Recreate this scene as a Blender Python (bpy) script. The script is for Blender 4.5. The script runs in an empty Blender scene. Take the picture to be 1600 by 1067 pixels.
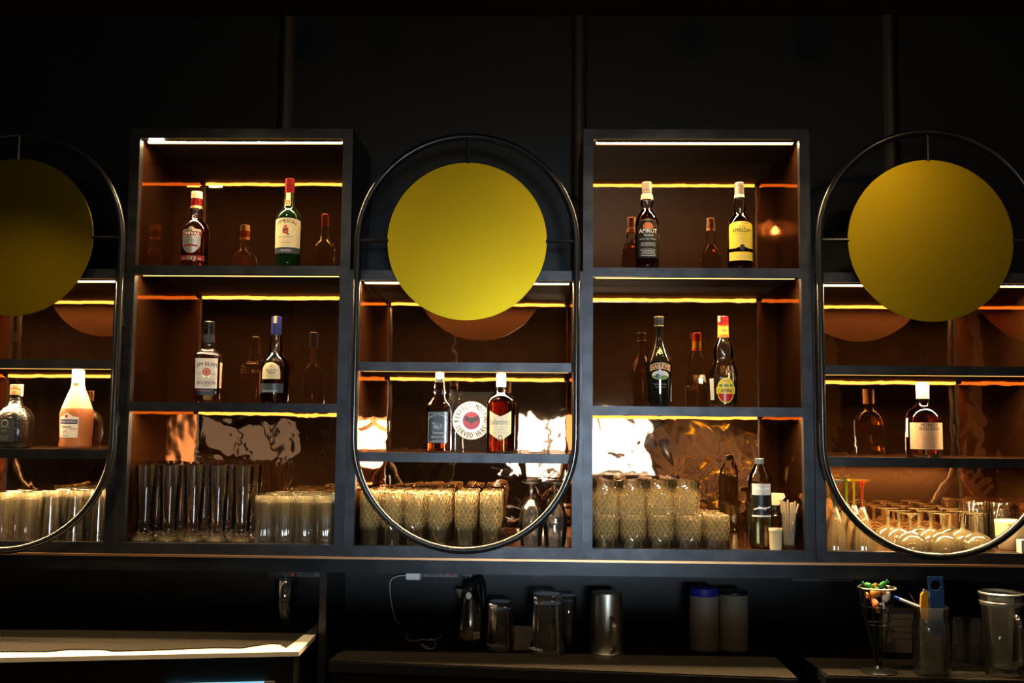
import bpy, bmesh, math, random
from mathutils import Vector, Matrix
S = bpy.context.scene
COL = S.collection
PI = math.pi
random.seed(7)

# ------------------------------------------------------------------ camera
F, CAMY, CAMZ = 1583.0, -3.4, 1.65
_yaw, _pit, _rol = math.radians(1.5505), math.radians(4.9296), math.radians(0.532)
_fwd = Vector((-math.sin(_yaw)*math.cos(_pit), math.cos(_yaw)*math.cos(_pit), math.sin(_pit)))
_r = Vector((math.cos(_yaw), math.sin(_yaw), 0)); _u = _r.cross(_fwd)
_R = _r*math.cos(_rol)+_u*math.sin(_rol); _U = _u*math.cos(_rol)-_r*math.sin(_rol)
CAM = Vector((0, CAMY, CAMZ))
cd = bpy.data.cameras.new('camera'); cam = bpy.data.objects.new('camera', cd); COL.objects.link(cam)
cd.sensor_fit = 'HORIZONTAL'; cd.sensor_width = 36.0; cd.lens = 36.0*F/1600.0
cd.clip_start = .05; cd.clip_end = 100
m3 = Matrix((_R, _U, -_fwd)).transposed()
cam.matrix_world = Matrix.Translation(CAM) @ m3.to_4x4()
S.camera = cam

def at(px, py, y):
    "point of the photo pixel on the vertical plane at depth y"
    d = _fwd+_R*((px-800)/F)-_U*((py-533.5)/F)
    return CAM+d*((y-CAMY)/d.y)
def on(px, py, z):
    "point of the photo pixel on the horizontal plane at height z"
    d = _fwd+_R*((px-800)/F)-_U*((py-533.5)/F)
    return CAM+d*((z-CAMZ)/d.z)
def X(px, y, z):
    "x of a photo column at depth y and height z"
    py = 533.5
    for _ in range(4):
        p = at(px, py, y); py -= (z-p.z)*F/(y-CAMY)
    return at(px, py, y).x

# ------------------------------------------------------------------ world, light, exposure
w = bpy.data.worlds.new('world'); S.world = w; w.use_nodes = True
w.node_tree.nodes['Background'].inputs[0].default_value = (.5, .6, .8, 1)
w.node_tree.nodes['Background'].inputs[1].default_value = .02
S.view_settings.view_transform = 'Standard'; S.view_settings.look = 'None'
S.view_settings.exposure = 0.3; S.view_settings.gamma = 1.0; S.view_settings.use_curve_mapping = False
cy = S.cycles
cy.use_denoising = True
cy.max_bounces = 14; cy.transparent_max_bounces = 28; cy.transmission_bounces = 10
cy.glossy_bounces = 6; cy.diffuse_bounces = 3
cy.caustics_reflective = False; cy.caustics_refractive = False
cy.sample_clamp_indirect = 6.0; cy.blur_glossy = .3

LED_E = 400.0           # led strips
SPOT_E = 38.0          # ceiling spots
DAY_E = 12.0           # daylight in the front window panes

WIN = (-.35, 1.2, 1.22, 1.88)          # main window of the front wall (behind the camera), daylight comes through its panes
SPOTS = [(-1.75, 3.0, (-1.85, -.25, .95)), (-1.02, 1.0, (-1.05, .02, 1.75)), (.44, 1.0, (.5, .02, 1.75)), (1.30, .7, (1.3, .0, 1.75)), (-.30, .85, (-.25, -.25, .95))]
for i, (x, k, tgt) in enumerate(SPOTS):  # ceiling spots over the counters; their housings are built further down
    l = bpy.data.lights.new('spot_bulb', 'SPOT'); l.energy = SPOT_E*k; l.color = (1.0, .73, .38); l.spot_size = math.radians(70); l.spot_blend = .8; l.shadow_soft_size = .03
    o = bpy.data.objects.new('spot_bulb', l); COL.objects.link(o); o.location = (x, -.74, 3.02)
    o.rotation_euler = (Vector(tgt)-Vector(o.location)).to_track_quat('-Z', 'Y').to_euler()

# lamps added out in the room: three for wall streaks, one brightening the plant
ADDED_SPOTS = [(-1.2, -2.6, 7.0, (-1.2, .3, 1.6), 150), (.2, -2.6, 7.0, (.2, .3, 1.6), 150), (1.75, -2.6, 7.0, (1.75, .3, 1.6), 150), (1.75, -4.6, 800.0, (1.72, -5.9, 1.5), 50)]
for x, y, e, tgt, an in ADDED_SPOTS:
    l = bpy.data.lights.new('spot_bulb', 'SPOT'); l.energy = e; l.color = (1.0, .75, .48); l.spot_size = math.radians(an); l.spot_blend = .6; l.shadow_soft_size = .035
    o = bpy.data.objects.new('spot_bulb', l); COL.objects.link(o); o.location = (x, y, 2.99)
    o.rotation_euler = (Vector(tgt)-Vector(o.location)).to_track_quat('-Z', 'Y').to_euler()
# the beam of daylight through the main window, which reaches only the middle of the back bar
BEAM_E = 3.0
l = bpy.data.lights.new('window_daylight', 'AREA'); l.shape = 'RECTANGLE'; l.size = .7; l.size_y = .4; l.energy = BEAM_E; l.color = (.66, .83, 1.0); l.spread = math.radians(19)
o = bpy.data.objects.new('window_daylight', l); COL.objects.link(o); o.location = (.7, -6.93, 1.50)
o.rotation_euler = (Vector((-.02, 0, 1.62))-Vector(o.location)).to_track_quat('-Z', 'Y').to_euler()

# ------------------------------------------------------------------ mesh builder
def prof_r(prof, h):
    for (r0, h0), (r1, h1) in zip(prof, prof[1:]):
        if h1 > h0 and h0 <= h <= h1:
            return r0+(r1-r0)*(h-h0)/(h1-h0)
    return prof[-1][0]

class MB:
    def __init__(s): s.v = []; s.f = []; s.m = []
    def add(s, vs, fs, m=0):
        b = len(s.v); s.v += [tuple(v) for v in vs]
        for f in fs: s.f.append(tuple(i+b for i in f)); s.m.append(m)
    def box(s, x0, x1, y0, y1, z0, z1, m=0):
        if x1 < x0: x0, x1 = x1, x0
        if y1 < y0: y0, y1 = y1, y0
        if z1 < z0: z0, z1 = z1, z0
        v = [(x, y, z) for z in (z0, z1) for y in (y0, y1) for x in (x0, x1)]
        s.add(v, [(0, 2, 3, 1), (4, 5, 7, 6), (0, 1, 5, 4), (2, 6, 7, 3), (0, 4, 6, 2), (1, 3, 7, 5)], m)
    def lathe(s, prof, n=40, m=0, sh=None, c=(0, 0, 0), mfun=None):
        "prof: (r,h) list; sh(phi)->(sx,sy) scale"
        vs = []; fs = []; ms = []; rings = []
        for r, h in prof:
            if r < 1e-6:
                rings.append([len(vs)]); vs.append((c[0], c[1], c[2]+h)); continue
            ring = []
            for k in range(n):
                a = 2*PI*k/n
                e = sh(a) if sh else (1, 1)
                ring.append(len(vs)); vs.append((c[0]+r*e[0]*math.sin(a), c[1]-r*e[1]*math.cos(a), c[2]+h))
            rings.append(ring)
        b = len(s.v); s.v += vs
        for i, (p, q) in enumerate(zip(rings, rings[1:])):
            mm = mfun(i) if mfun else m
            for k in range(n):
                k2 = (k+1) % n
                if len(p) == 1 and len(q) == 1: continue
                if len(p) == 1: f = (p[0], q[k2], q[k])
                elif len(q) == 1: f = (p[k], p[k2], q[0])
                else: f = (p[k], p[k2], q[k2], q[k])
                s.f.append(tuple(i_+b for i_ in f)); s.m.append(mm)
    def tube(s, pts, r, n=10, m=0, closed=False):
        P = [Vector(p) for p in pts]; N = len(P); vs = []; prev = None
        for i in range(N):
            if closed: t = (P[(i+1) % N]-P[i-1])
            else: t = P[min(i+1, N-1)]-P[max(i-1, 0)]
            t.normalize()
            if prev is None:
                a = Vector((0, 1, 0)) if abs(t.y) < .9 else Vector((1, 0, 0))
                nx = t.cross(a).normalized()
            else:
                nx = (prev-t*prev.dot(t)).normalized()
            prev = nx; ny = t.cross(nx)
            rr = r[i] if isinstance(r, (list, tuple)) else r
            vs += [P[i]+(nx*math.cos(2*PI*k/n)+ny*math.sin(2*PI*k/n))*rr for k in range(n)]
        fs = []
        for i in range(N if closed else N-1):
            j = (i+1) % N
            for k in range(n):
                k2 = (k+1) % n
                fs.append((i*n+k, i*n+k2, j*n+k2, j*n+k))
        if not closed:
            fs.append(tuple(range(n-1, -1, -1))); fs.append(tuple((N-1)*n+k for k in range(n)))
        s.add(vs, fs, m)
    def prism(s, poly, y0, y1, m=0):
        "poly in (x,z), extruded along y"
        n = len(poly)
        v = [(x, y0, z) for x, z in poly]+[(x, y1, z) for x, z in poly]
        f = [tuple(range(n)), tuple(range(2*n-1, n-1, -1))]+[(i, i+n, (i+1) % n+n, (i+1) % n) for i in range(n)]
        s.add(v, f, m)
    def mapped(s, vs2, fs, fn, m=0):
        s.add([fn(*v) for v in vs2], fs, m)

def obj(name, mb, mats, parent=None, smooth=True, loc=None, ang=38):
    me = bpy.data.meshes.new(name); me.from_pydata(mb.v, [], mb.f)
    if not isinstance(mats, (list, tuple)): mats = [mats]
    for q in mats: me.materials.append(q)
    me.polygons.foreach_set('material_index', mb.m)
    me.validate()
    if smooth:
        me.polygons.foreach_set('use_smooth', [True]*len(me.polygons)); me.set_sharp_from_angle(angle=math.radians(ang))
    me.update()
    o = bpy.data.objects.new(name, me); COL.objects.link(o)
    if parent: o.parent = parent
    if loc is not None: o.location = loc
    return o
def tag(o, label=None, cat=None, group=None, kind=None):
    if label: o['label'] = label
    if cat: o['category'] = cat
    if group: o['group'] = group
    if kind: o['kind'] = kind
    return o
def thing(name, label, cat, loc=(0, 0, 0), rz=0, group=None):
    o = bpy.data.objects.new(name, None); COL.objects.link(o); o.empty_display_size = .03
    o.location = loc; o.rotation_euler = (0, 0, rz); return tag(o, label, cat, group)
def dup(root, loc, rz=0, label=None, group=None):
    r = root.copy(); COL.objects.link(r); r.location = loc; r.rotation_euler = (root.rotation_euler[0], root.rotation_euler[1], rz)
    if label: r['label'] = label
    if group: r['group'] = group
    for ch in list(root.children):
        c = ch.copy(); COL.objects.link(c); c.parent = r
        for g in list(ch.children):
            d = g.copy(); COL.objects.link(d); d.parent = c
    return r
def struct(name, mb, mat, parent=None, **k):
    o = obj(name, mb, mat, parent, **k)
    if not parent: o['kind'] = 'structure'
    return o

_tc = {}
def text2d(body, bold=0.0):
    key = (body, bold)
    if key in _tc: return _tc[key]
    cu = bpy.data.curves.new('lettering', 'FONT'); cu.body = body; cu.align_x = 'CENTER'; cu.size = 1.0; cu.resolution_u = 3
    o = bpy.data.objects.new('lettering', cu); me = o.to_mesh()
    vs = [(v.co.x, v.co.y) for v in me.vertices]; fs = [tuple(p.vertices) for p in me.polygons]
    o.to_mesh_clear(); bpy.data.objects.remove(o); bpy.data.curves.remove(cu)
    _tc[key] = (vs, fs); return vs, fs

# ------------------------------------------------------------------ materials
def nt(name):
    m = bpy.data.materials.new(name); m.use_nodes = True
    t = m.node_tree; return m, t, t.nodes, t.links, t.nodes['Principled BSDF'], t.nodes['Material Output']
def pbr(name, col, rough=.5, metal=0, spec=.5, bump=0, bscale=60, var=0, vscale=8, emit=None, estr=0, trans=0, ior=1.45, coat=0, stretch=None):
    m, t, N, L, p, out = nt(name)
    c = (*col, 1)
    p.inputs['Base Color'].default_value = c; p.inputs['Roughness'].default_value = rough; p.inputs['Metallic'].default_value = metal
    p.inputs['Specular IOR Level'].default_value = spec; p.inputs['Transmission Weight'].default_value = trans; p.inputs['IOR'].default_value = ior
    p.inputs['Coat Weight'].default_value = coat
    if emit: p.inputs['Emission Color'].default_value = (*emit, 1); p.inputs['Emission Strength'].default_value = estr
    if bump or var:
        tc = N.new('ShaderNodeTexCoord'); mp = N.new('ShaderNodeMapping'); L.new(tc.outputs['Object'], mp.inputs[0])
        if stretch: mp.inputs['Scale'].default_value = stretch
    if var:
        nz = N.new('ShaderNodeTexNoise'); nz.inputs['Scale'].default_value = vscale; nz.inputs['Detail'].default_value = 6; L.new(mp.outputs[0], nz.inputs['Vector'])
        mx = N.new('ShaderNodeMix'); mx.data_type = 'RGBA'
        mx.inputs[6].default_value = (*[x*(1-var) for x in col], 1); mx.inputs[7].default_value = (*[min(1, x*(1+var)) for x in col], 1)
        rm = N.new('ShaderNodeMapRange'); rm.inputs[1].default_value = .3; rm.inputs[2].default_value = .7
        L.new(nz.outputs['Fac'], rm.inputs[0]); L.new(rm.outputs[0], mx.inputs[0]); L.new(mx.outputs[2], p.inputs['Base Color'])
    if bump:
        n2 = N.new('ShaderNodeTexNoise'); n2.inputs['Scale'].default_value = bscale; n2.inputs['Detail'].default_value = 4; L.new(mp.outputs[0], n2.inputs['Vector'])
        b = N.new('ShaderNodeBump'); b.inputs['Distance'].default_value = bump; b.inputs['Strength'].default_value = 1
        L.new(n2.outputs['Fac'], b.inputs['Height']); L.new(b.outputs[0], p.inputs['Normal'])
    return m
def emis(name, col, e):
    m, t, N, L, p, out = nt(name); N.remove(p); q = N.new('ShaderNodeEmission'); q.inputs[0].default_value = (*col, 1); q.inputs[1].default_value = e
    L.new(q.outputs[0], out.inputs[0]); return m
def glassy(name, tint=(.97, .98, .97), rough=.01, refr=0.0, scatter=0.0, scatter_col=(.9, .88, .8), cut=None, ior=1.5, fgain=1.0, basez=None, floor_=.015):
    """clear glass wall: see-through with a fresnel sheen, a share of refraction and of scattering, for cut patterns and LED glow put into the colour"""
    m, t, N, L, p, out = nt(name); N.remove(p)
    tr = N.new('ShaderNodeBsdfTransparent'); tr.inputs[0].default_value = (*tint, 1)
    gl = N.new('ShaderNodeBsdfAnisotropic'); gl.inputs['Roughness'].default_value = rough; gl.inputs[0].default_value = (1, 1, 1, 1)
    fr = N.new('ShaderNodeFresnel'); fr.inputs[0].default_value = ior
    base = tr.outputs[0]
    bn = None
    if cut:
        kA, kZ, z0, z1, amp = cut
        tc = N.new('ShaderNodeTexCoord'); sp = N.new('ShaderNodeSeparateXYZ'); L.new(tc.outputs['Object'], sp.inputs[0])
        def M(op, a, b=None, c=None):
            n = N.new('ShaderNodeMath'); n.operation = op
            for i, x in enumerate((a, b, c)):
                if x is None: continue
                if isinstance(x, (int, float)): n.inputs[i].default_value = x
                else: L.new(x, n.inputs[i])
            return n.outputs[0]
        an = M('MULTIPLY', M('ARCTAN2', sp.outputs[0], sp.outputs[1]), kA); zz = M('MULTIPLY', sp.outputs[2], kZ)
        a1 = M('ABSOLUTE', M('SINE', M('ADD', an, zz))); a2 = M('ABSOLUTE', M('SINE', M('SUBTRACT', an, zz)))
        hh = M('MINIMUM', a1, a2)
        mk = N.new('ShaderNodeMapRange'); mk.inputs[1].default_value = z0; mk.inputs[2].default_value = z1; mk.interpolation_type = 'SMOOTHSTEP'; L.new(sp.outputs[2], mk.inputs[0])
        hh = M('MULTIPLY', hh, mk.outputs[0])
        b = N.new('ShaderNodeBump'); b.inputs['Distance'].default_value = amp; L.new(hh, b.inputs['Height']); bn = b.outputs[0]
        L.new(bn, gl.inputs['Normal']); L.new(bn, fr.inputs['Normal'])
        # speckle between the cut lines, painted in as sparkle
        vo = N.new('ShaderNodeTexVoronoi'); vo.inputs['Scale'].default_value = 260; L.new(tc.outputs['Object'], vo.inputs['Vector'])
        ln = N.new('ShaderNodeMapRange'); ln.inputs[1].default_value = .05; ln.inputs[2].default_value = .30; ln.inputs[3].default_value = 1.0; ln.inputs[4].default_value = .22; L.new(M('MINIMUM', a1, a2), ln.inputs[0])
        st = N.new('ShaderNodeMapRange'); st.inputs[1].default_value = .25; st.inputs[2].default_value = .55; st.inputs[3].default_value = 0; st.inputs[4].default_value = .55; L.new(vo.outputs['Distance'], st.inputs[0])
        mask = M('MULTIPLY', mk.outputs[0], M('ADD', ln.outputs[0], st.outputs[0]))
    if basez:
        tc2 = N.new('ShaderNodeTexCoord'); sp2 = N.new('ShaderNodeSeparateXYZ'); L.new(tc2.outputs['Object'], sp2.inputs[0])
        mb_ = N.new('ShaderNodeMapRange'); mb_.inputs[1].default_value = basez[0]; mb_.inputs[2].default_value = basez[1]; mb_.interpolation_type = 'SMOOTHSTEP'; L.new(sp2.outputs[2], mb_.inputs[0]); mask = mb_.outputs[0]
    if refr > 0:
        rf = N.new('ShaderNodeBsdfRefraction'); rf.inputs['IOR'].default_value = 1.35; rf.inputs['Roughness'].default_value = rough; rf.inputs[0].default_value = (*tint, 1)
        if bn: L.new(bn, rf.inputs['Normal'])
        mx = N.new('ShaderNodeMixShader'); mx.inputs[0].default_value = refr; L.new(base, mx.inputs[1]); L.new(rf.outputs[0], mx.inputs[2]); base = mx.outputs[0]
    if scatter > 0:
        tl = N.new('ShaderNodeBsdfTranslucent'); tl.inputs[0].default_value = (*scatter_col, 1); df = N.new('ShaderNodeBsdfDiffuse'); df.inputs[0].default_value = (*scatter_col, 1)
        if bn: L.new(bn, df.inputs['Normal'])
        a_ = N.new('ShaderNodeMixShader'); a_.inputs[0].default_value = .5; L.new(tl.outputs[0], a_.inputs[1]); L.new(df.outputs[0], a_.inputs[2])
        mx = N.new('ShaderNodeMixShader'); mx.inputs[0].default_value = scatter
        if cut or basez:
            q = N.new('ShaderNodeMath'); q.operation = 'MULTIPLY_ADD'; L.new(mask, q.inputs[0]); q.inputs[1].default_value = scatter; q.inputs[2].default_value = floor_; L.new(q.outputs[0], mx.inputs[0])
        L.new(base, mx.inputs[1]); L.new(a_.outputs[0], mx.inputs[2]); base = mx.outputs[0]
    fo = fr.outputs[0]
    if fgain != 1:
        q = N.new('ShaderNodeMath'); q.operation = 'MULTIPLY'; q.use_clamp = True; q.inputs[1].default_value = fgain; L.new(fo, q.inputs[0]); fo = q.outputs[0]
    mx = N.new('ShaderNodeMixShader'); L.new(fo, mx.inputs[0]); L.new(base, mx.inputs[1]); L.new(gl.outputs[0], mx.inputs[2])
    L.new(mx.outputs[0], out.inputs[0]); return m
def liquid(name, col, ior=1.33, share=.8):
    m, t, N, L, p, out = nt(name); N.remove(p)
    g = N.new('ShaderNodeBsdfGlass'); g.inputs[0].default_value = (*col, 1); g.inputs['IOR'].default_value = ior; g.inputs['Roughness'].default_value = 0.0
    tr = N.new('ShaderNodeBsdfTransparent'); tr.inputs[0].default_value = (*col, 1)
    mx = N.new('ShaderNodeMixShader'); mx.inputs[0].default_value = share; L.new(tr.outputs[0], mx.inputs[1]); L.new(g.outputs[0], mx.inputs[2])
    L.new(mx.outputs[0], out.inputs[0]); return m
def mirror(name, tint, amp, scale, diff=.1, rough=.025, seed=0):
    m, t, N, L, p, out = nt(name); N.remove(p)
    gl = N.new('ShaderNodeBsdfAnisotropic'); gl.inputs[0].default_value = (*tint, 1); gl.inputs['Roughness'].default_value = rough
    df = N.new('ShaderNodeBsdfDiffuse'); df.inputs[0].default_value = (.20, .075, .025, 1)
    tc = N.new('ShaderNodeTexCoord'); mp = N.new('ShaderNodeMapping'); L.new(tc.outputs['Object'], mp.inputs[0]); mp.inputs['Location'].default_value = (seed, seed*1.7, seed*.3)
    nz = N.new('ShaderNodeTexNoise'); nz.inputs['Scale'].default_value = scale; nz.inputs['Detail'].default_value = 2.0; nz.inputs['Roughness'].default_value = .45; nz.inputs['Distortion'].default_value = .6
    L.new(mp.outputs[0], nz.inputs['Vector'])
    # warping grows towards the bottom of the panel, as in sheet that hangs from its top edge
    sp = N.new('ShaderNodeSeparateXYZ'); L.new(tc.outputs['Object'], sp.inputs[0])
    mr = N.new('ShaderNodeMapRange'); mr.inputs[1].default_value = .55; mr.inputs[2].default_value = .25; mr.inputs[3].default_value = .22; mr.inputs[4].default_value = 1.0; L.new(sp.outputs[2], mr.inputs[0])
    mu = N.new('ShaderNodeMath'); mu.operation = 'MULTIPLY'; L.new(nz.outputs['Fac'], mu.inputs[0]); L.new(mr.outputs[0], mu.inputs[1])
    n2 = N.new('ShaderNodeTexNoise'); n2.inputs['Scale'].default_value = scale*1.9; n2.inputs['Detail'].default_value = 1.5; n2.inputs['Distortion'].default_value = 1.2; L.new(mp.outputs[0], n2.inputs['Vector'])
    m2 = N.new('ShaderNodeMath'); m2.operation = 'MULTIPLY'; L.new(n2.outputs['Fac'], m2.inputs[0]); L.new(mr.outputs[0], m2.inputs[1])
    m4 = N.new('ShaderNodeMath'); m4.operation = 'MULTIPLY_ADD'; L.new(m2.outputs[0], m4.inputs[0]); m4.inputs[1].default_value = .22; L.new(mu.outputs[0], m4.inputs[2])
    b = N.new('ShaderNodeBump'); b.inputs['Distance'].default_value = amp; L.new(m4.outputs[0], b.inputs['Height'])
    L.new(b.outputs[0], gl.inputs['Normal'])
    mx = N.new('ShaderNodeMixShader'); mx.inputs[0].default_value = diff; L.new(gl.outputs[0], mx.inputs[1]); L.new(df.outputs[0], mx.inputs[2]); L.new(mx.outputs[0], out.inputs[0])
    return m

M = {}
M['steel'] = pbr('dark_steel', (.038, .039, .042), .42, .9, bump=.0004, bscale=40, var=.35, vscale=14)
M['panel'] = pbr('black_sheet', (.006, .006, .0065), .45, 0, .28, bump=.004, bscale=1.2, stretch=(1, 1, .25))
M['streak_strip'] = pbr('streak_metal', (.06, .048, .038), .46, 1, .5)  # browner than the wall so the added strips read as lamp streaks
M['pillar'] = pbr('pale_plaster', (.55, .50, .46), .8, var=.15)
M['discback'] = pbr('raw_disc_back', (.02, .010, .005), .9, 0, .05)
M['jarwhite'] = pbr('darkened_white_plastic', (.24, .20, .145), .5)  # white plastic darkened in its colour for the shaded recess
M['signwhite'] = pbr('sign_white', (.52, .50, .49), .4)
M['ceil'] = pbr('brown_ceiling', (.045, .012, .006), .6)
M['floor'] = pbr('dark_floor', (.03, .025, .02), .4, var=.2)
M['roomwall'] = pbr('brown_plaster', (.16, .13, .115), .8, var=.6, vscale=1.6)
M['black'] = pbr('black_plastic', (.008, .008, .009), .35)
M['blackm'] = pbr('black_metal', (.012, .012, .013), .22, .2, .7)
M['lam'] = pbr('black_laminate', (.012, .012, .014), .3, bump=.0006, bscale=9)
M['fascia'] = pbr('blue_black_sheet', (.009, .011, .0135), .34, .5, bump=.002, bscale=7, var=.4, vscale=7)
M['copper'] = pbr('copper_edge', (.55, .30, .14), .35, .9)
M['brass'] = pbr('satin_brass', (.405, .27, .008), .35, 1, .5, var=.03, vscale=3, bump=.0002, bscale=300)
M['white'] = pbr('white_plastic', (.8, .78, .74), .4)
M['whiteedge'] = pbr('white_worktop', (.82, .74, .63), .5, var=.05)
M['cream'] = pbr('cream_plastic', (.75, .62, .36), .45)
M['greyp'] = pbr('grey_switch', (.16, .16, .17), .4)
M['greyd'] = pbr('grey_switch_dark', (.05, .05, .055), .35)
M['led'] = emis('led_chips', (1.0, .68, .34), LED_E)
M['ledside'] = emis('led_side_diffuser', (1.0, .50, .11), LED_E*.016)
M['cleargl'] = glassy('clear_glassware', (.985, .985, .98), scatter=.012, fgain=1.4)
M['clear'] = glassy('clear_glass', (.985, .985, .98), scatter=.12, scatter_col=(.98, .85, .5), fgain=1.45, basez=(.030, .006), floor_=.004)  # foot scatters gold: LED glow put into the colour
M['tumbler'] = glassy('tumbler_glass', (.97, .97, .96), scatter=.22, scatter_col=(.98, .80, .45), fgain=1.6, basez=(.140, .155), floor_=.03)  # golden base colour stands in for LED light in the thick glass
M['ribbed'] = glassy('ribbed_glass', (.97, .97, .96), scatter=.30, scatter_col=(.98, .80, .42), fgain=2.2, basez=(.128, .150), floor_=.045)  # base tinted gold for the LED light it catches
M['cuttall'] = glassy('cut_highball_glass', (.98, .97, .94), refr=.08, scatter=.55, scatter_col=(1, .70, .28), cut=(7, 110, .045, .085, .004), fgain=1.8, floor_=.02)  # cut pattern is gold because LED light is put into its colour
M['cutlow'] = glassy('cut_rocks_glass', (.98, .97, .94), refr=.08, scatter=.55, scatter_col=(1, .70, .28), cut=(8, 120, .015, .06, .004), fgain=1.8, floor_=.02)  # same gold tint on the cuts, standing in for LED light
M['coupe'] = glassy('coupe_glass', (.97, .95, .9), refr=.12, scatter=.22, scatter_col=(1, .78, .36), fgain=2.0)  # gold scatter stands in for the LED glow in the glass
M['bclear'] = glassy('bottle_glass', (.96, .96, .94), fgain=1.5)
M['bgreen'] = pbr('green_bottle_glass', (.007, .026, .006), .06, 0, .6, trans=.5, ior=1.45)
M['bdark'] = pbr('dark_bottle_glass', (.006, .005, .004), .07, 0, .7, coat=.5)
M['bdarktex'] = pbr('pebbled_dark_glass', (.008, .006, .004), .10, 0, .9, bump=.004, bscale=120, coat=.6)
M['amber'] = liquid('amber_liquid', (.90, .47, .13), share=.7)
M['amberd'] = liquid('dark_amber_liquid', (.44, .17, .036), share=.7)
M['water'] = liquid('clear_liquid', (.95, .95, .92))
M['pale'] = liquid('pale_liquid', (.88, .90, .74))
M['frost'] = pbr('frosted_glass_over_peach_liquid', (.50, .17, .065), .38, 0, .5, trans=.2)
M['frostc'] = pbr('frosted_glass', (.62, .46, .30), .38, 0, .5, trans=.3)
def col(name, c, rough=.45, metal=0, **k):
    M[name] = pbr(name, c, rough, metal, **k)
col('ink', (.012, .011, .011)); col('inkgrey', (.16, .15, .13)); col('paper', (.80, .68, .40)); col('paperw', (.75, .72, .66)); col('yellow', (.82, .60, .06))
col('orange', (.75, .17, .02)); col('red', (.42, .015, .015), .3); col('redfoil', (.24, .010, .010), .25, .5); col('navy', (.012, .018, .11), .3)
col('silver', (.62, .62, .62), .3, .8); col('gold', (.75, .52, .17), .3, .8); col('goldpaper', (.75, .58, .25)); col('labelblack', (.006, .0055, .005), .4)
col('copperpaper', (.55, .16, .05), .4, .3); col('greyfoil', (.42, .34, .27), .35, .5); col('tan', (.62, .40, .24), .5); col('green', (.10, .22, .05)); col('cork', (.60, .45, .30), .7)
col('lightgrey', (.50, .52, .53)); col('slate', (.05, .065, .075), .35); col('white_ink', (.8, .8, .78)); col('slatelabel', (.035, .042, .05), .25, coat=.5); col('maroon', (.16, .012, .02))
col('blue', (.009, .05, .16), .35); col('brightblue', (.02, .10, .75)); col('straw', (.70, .52, .30), .6); col('lighter', (.95, .42, .02), .15, trans=.4); col('cardbeige', (.40, .34, .26), .7)
col('foilgreen', (.02, .20, .03), .3, .3); col('foilorange', (.85, .30, .04), .35, .2); col('foilwhite', (.7, .7, .68), .35); col('bluelid', (.008, .015, .22)); col('sugar', (.24, .21, .14), .7, bump=.003, bscale=60)
M['brushed'] = pbr('brushed_steel', (.55, .50, .40), .36, 1, bump=.0003, bscale=200, stretch=(1, 1, .05))
M['kettle'] = pbr('polished_steel', (.50, .45, .36), .14, 1)
M['rubber'] = pbr('black_bar_mat', (.20, .17, .12), .6)
M['button'] = pbr('pale_button', (.85, .80, .6), .3)
M['cable'] = pbr('white_cable', (.55, .50, .42), .4)
M['screen'] = emis('lit_display', (.25, .62, .80), .9)
M['window'] = emis('bright_window', (.80, .90, 1.0), DAY_E)
M['windim'] = emis('dim_window', (.95, .88, .82), .32)
M['bulb'] = emis('warm_bulb', (1, .78, .5), 40.0)
M['chip'] = emis('bare_led_chip', (1.0, .86, .55), 60.0)
M['redled'] = emis('red_pilot', (1, .02, .02), .5)
M['leafy'] = pbr('yellow_leaf', (.85, .60, .02), .5)
M['bark'] = pbr('twig', (.07, .04, .02), .8)

# ------------------------------------------------------------------ the room
WY = .385
mb = MB(); mb.box(-4.2, 4.2, WY, WY+.1, 0, 3.235); struct('wall_back', mb, M['panel'], smooth=False)
mb = MB(); mb.box(-4.2, 4.2, -7.1, WY+.1, 3.235, 3.33); struct('ceiling', mb, M['ceil'], smooth=False)
mb = MB(); mb.box(-4.2, 4.2, -7.1, WY+.1, -.08, 0); struct('floor', mb, M['floor'], smooth=False)
mb = MB(); mb.box(-4.3, -4.2, -7.1, WY+.1, 0, 3.235); struct('wall_left', mb, M['roomwall'], smooth=False)
mb = MB(); mb.box(4.2, 4.3, -7.1, WY+.1, 0, 3.235); struct('wall_right', mb, M['roomwall'], smooth=False)
WINS = [(-3.75, -2.65, 1.32, 1.80), WIN]
mb = MB(); xs = -4.2
for x0, x1, z0, z1 in WINS:
    mb.box(xs, x0, -7.1, -7.0, 0, 3.235); mb.box(x0, x1, -7.1, -7.0, 0, z0); mb.box(x0, x1, -7.1, -7.0, z1, 3.235); xs = x1
mb.box(xs, 4.2, -7.1, -7.0, 0, 3.235); struct('wall_front', mb, M['roomwall'], smooth=False)
for i, (x0, x1, z0, z1) in enumerate(WINS):
    t = bpy.data.objects.new('window_%d' % (i+1), None); COL.objects.link(t); t.location = ((x0+x1)/2, -7.05, z0); t['kind'] = 'structure'
    mb = MB(); hw = (x1-x0)/2; h = z1-z0; fw = .025
    mb.box(-hw, -hw+fw, -.05, .06, 0, h); mb.box(hw-fw, hw, -.05, .06, 0, h); mb.box(-hw+fw, hw-fw, -.05, .06, 0, fw); mb.box(-hw+fw, hw-fw, -.05, .06, h-fw, h)
    if True:
        for q in ((-.27, .27) if i else (-.12, .3)): mb.box(q-.02, q+.02, -.04, .05, fw, h-fw)
    obj('window_frame', mb, M['black'], t, False)
    mb = MB(); mb.box(-hw+fw, hw-fw, -.045, -.04, fw, h-fw); obj('window_pane', mb, (M['windim'], M['window'])[i], t, False)

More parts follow.
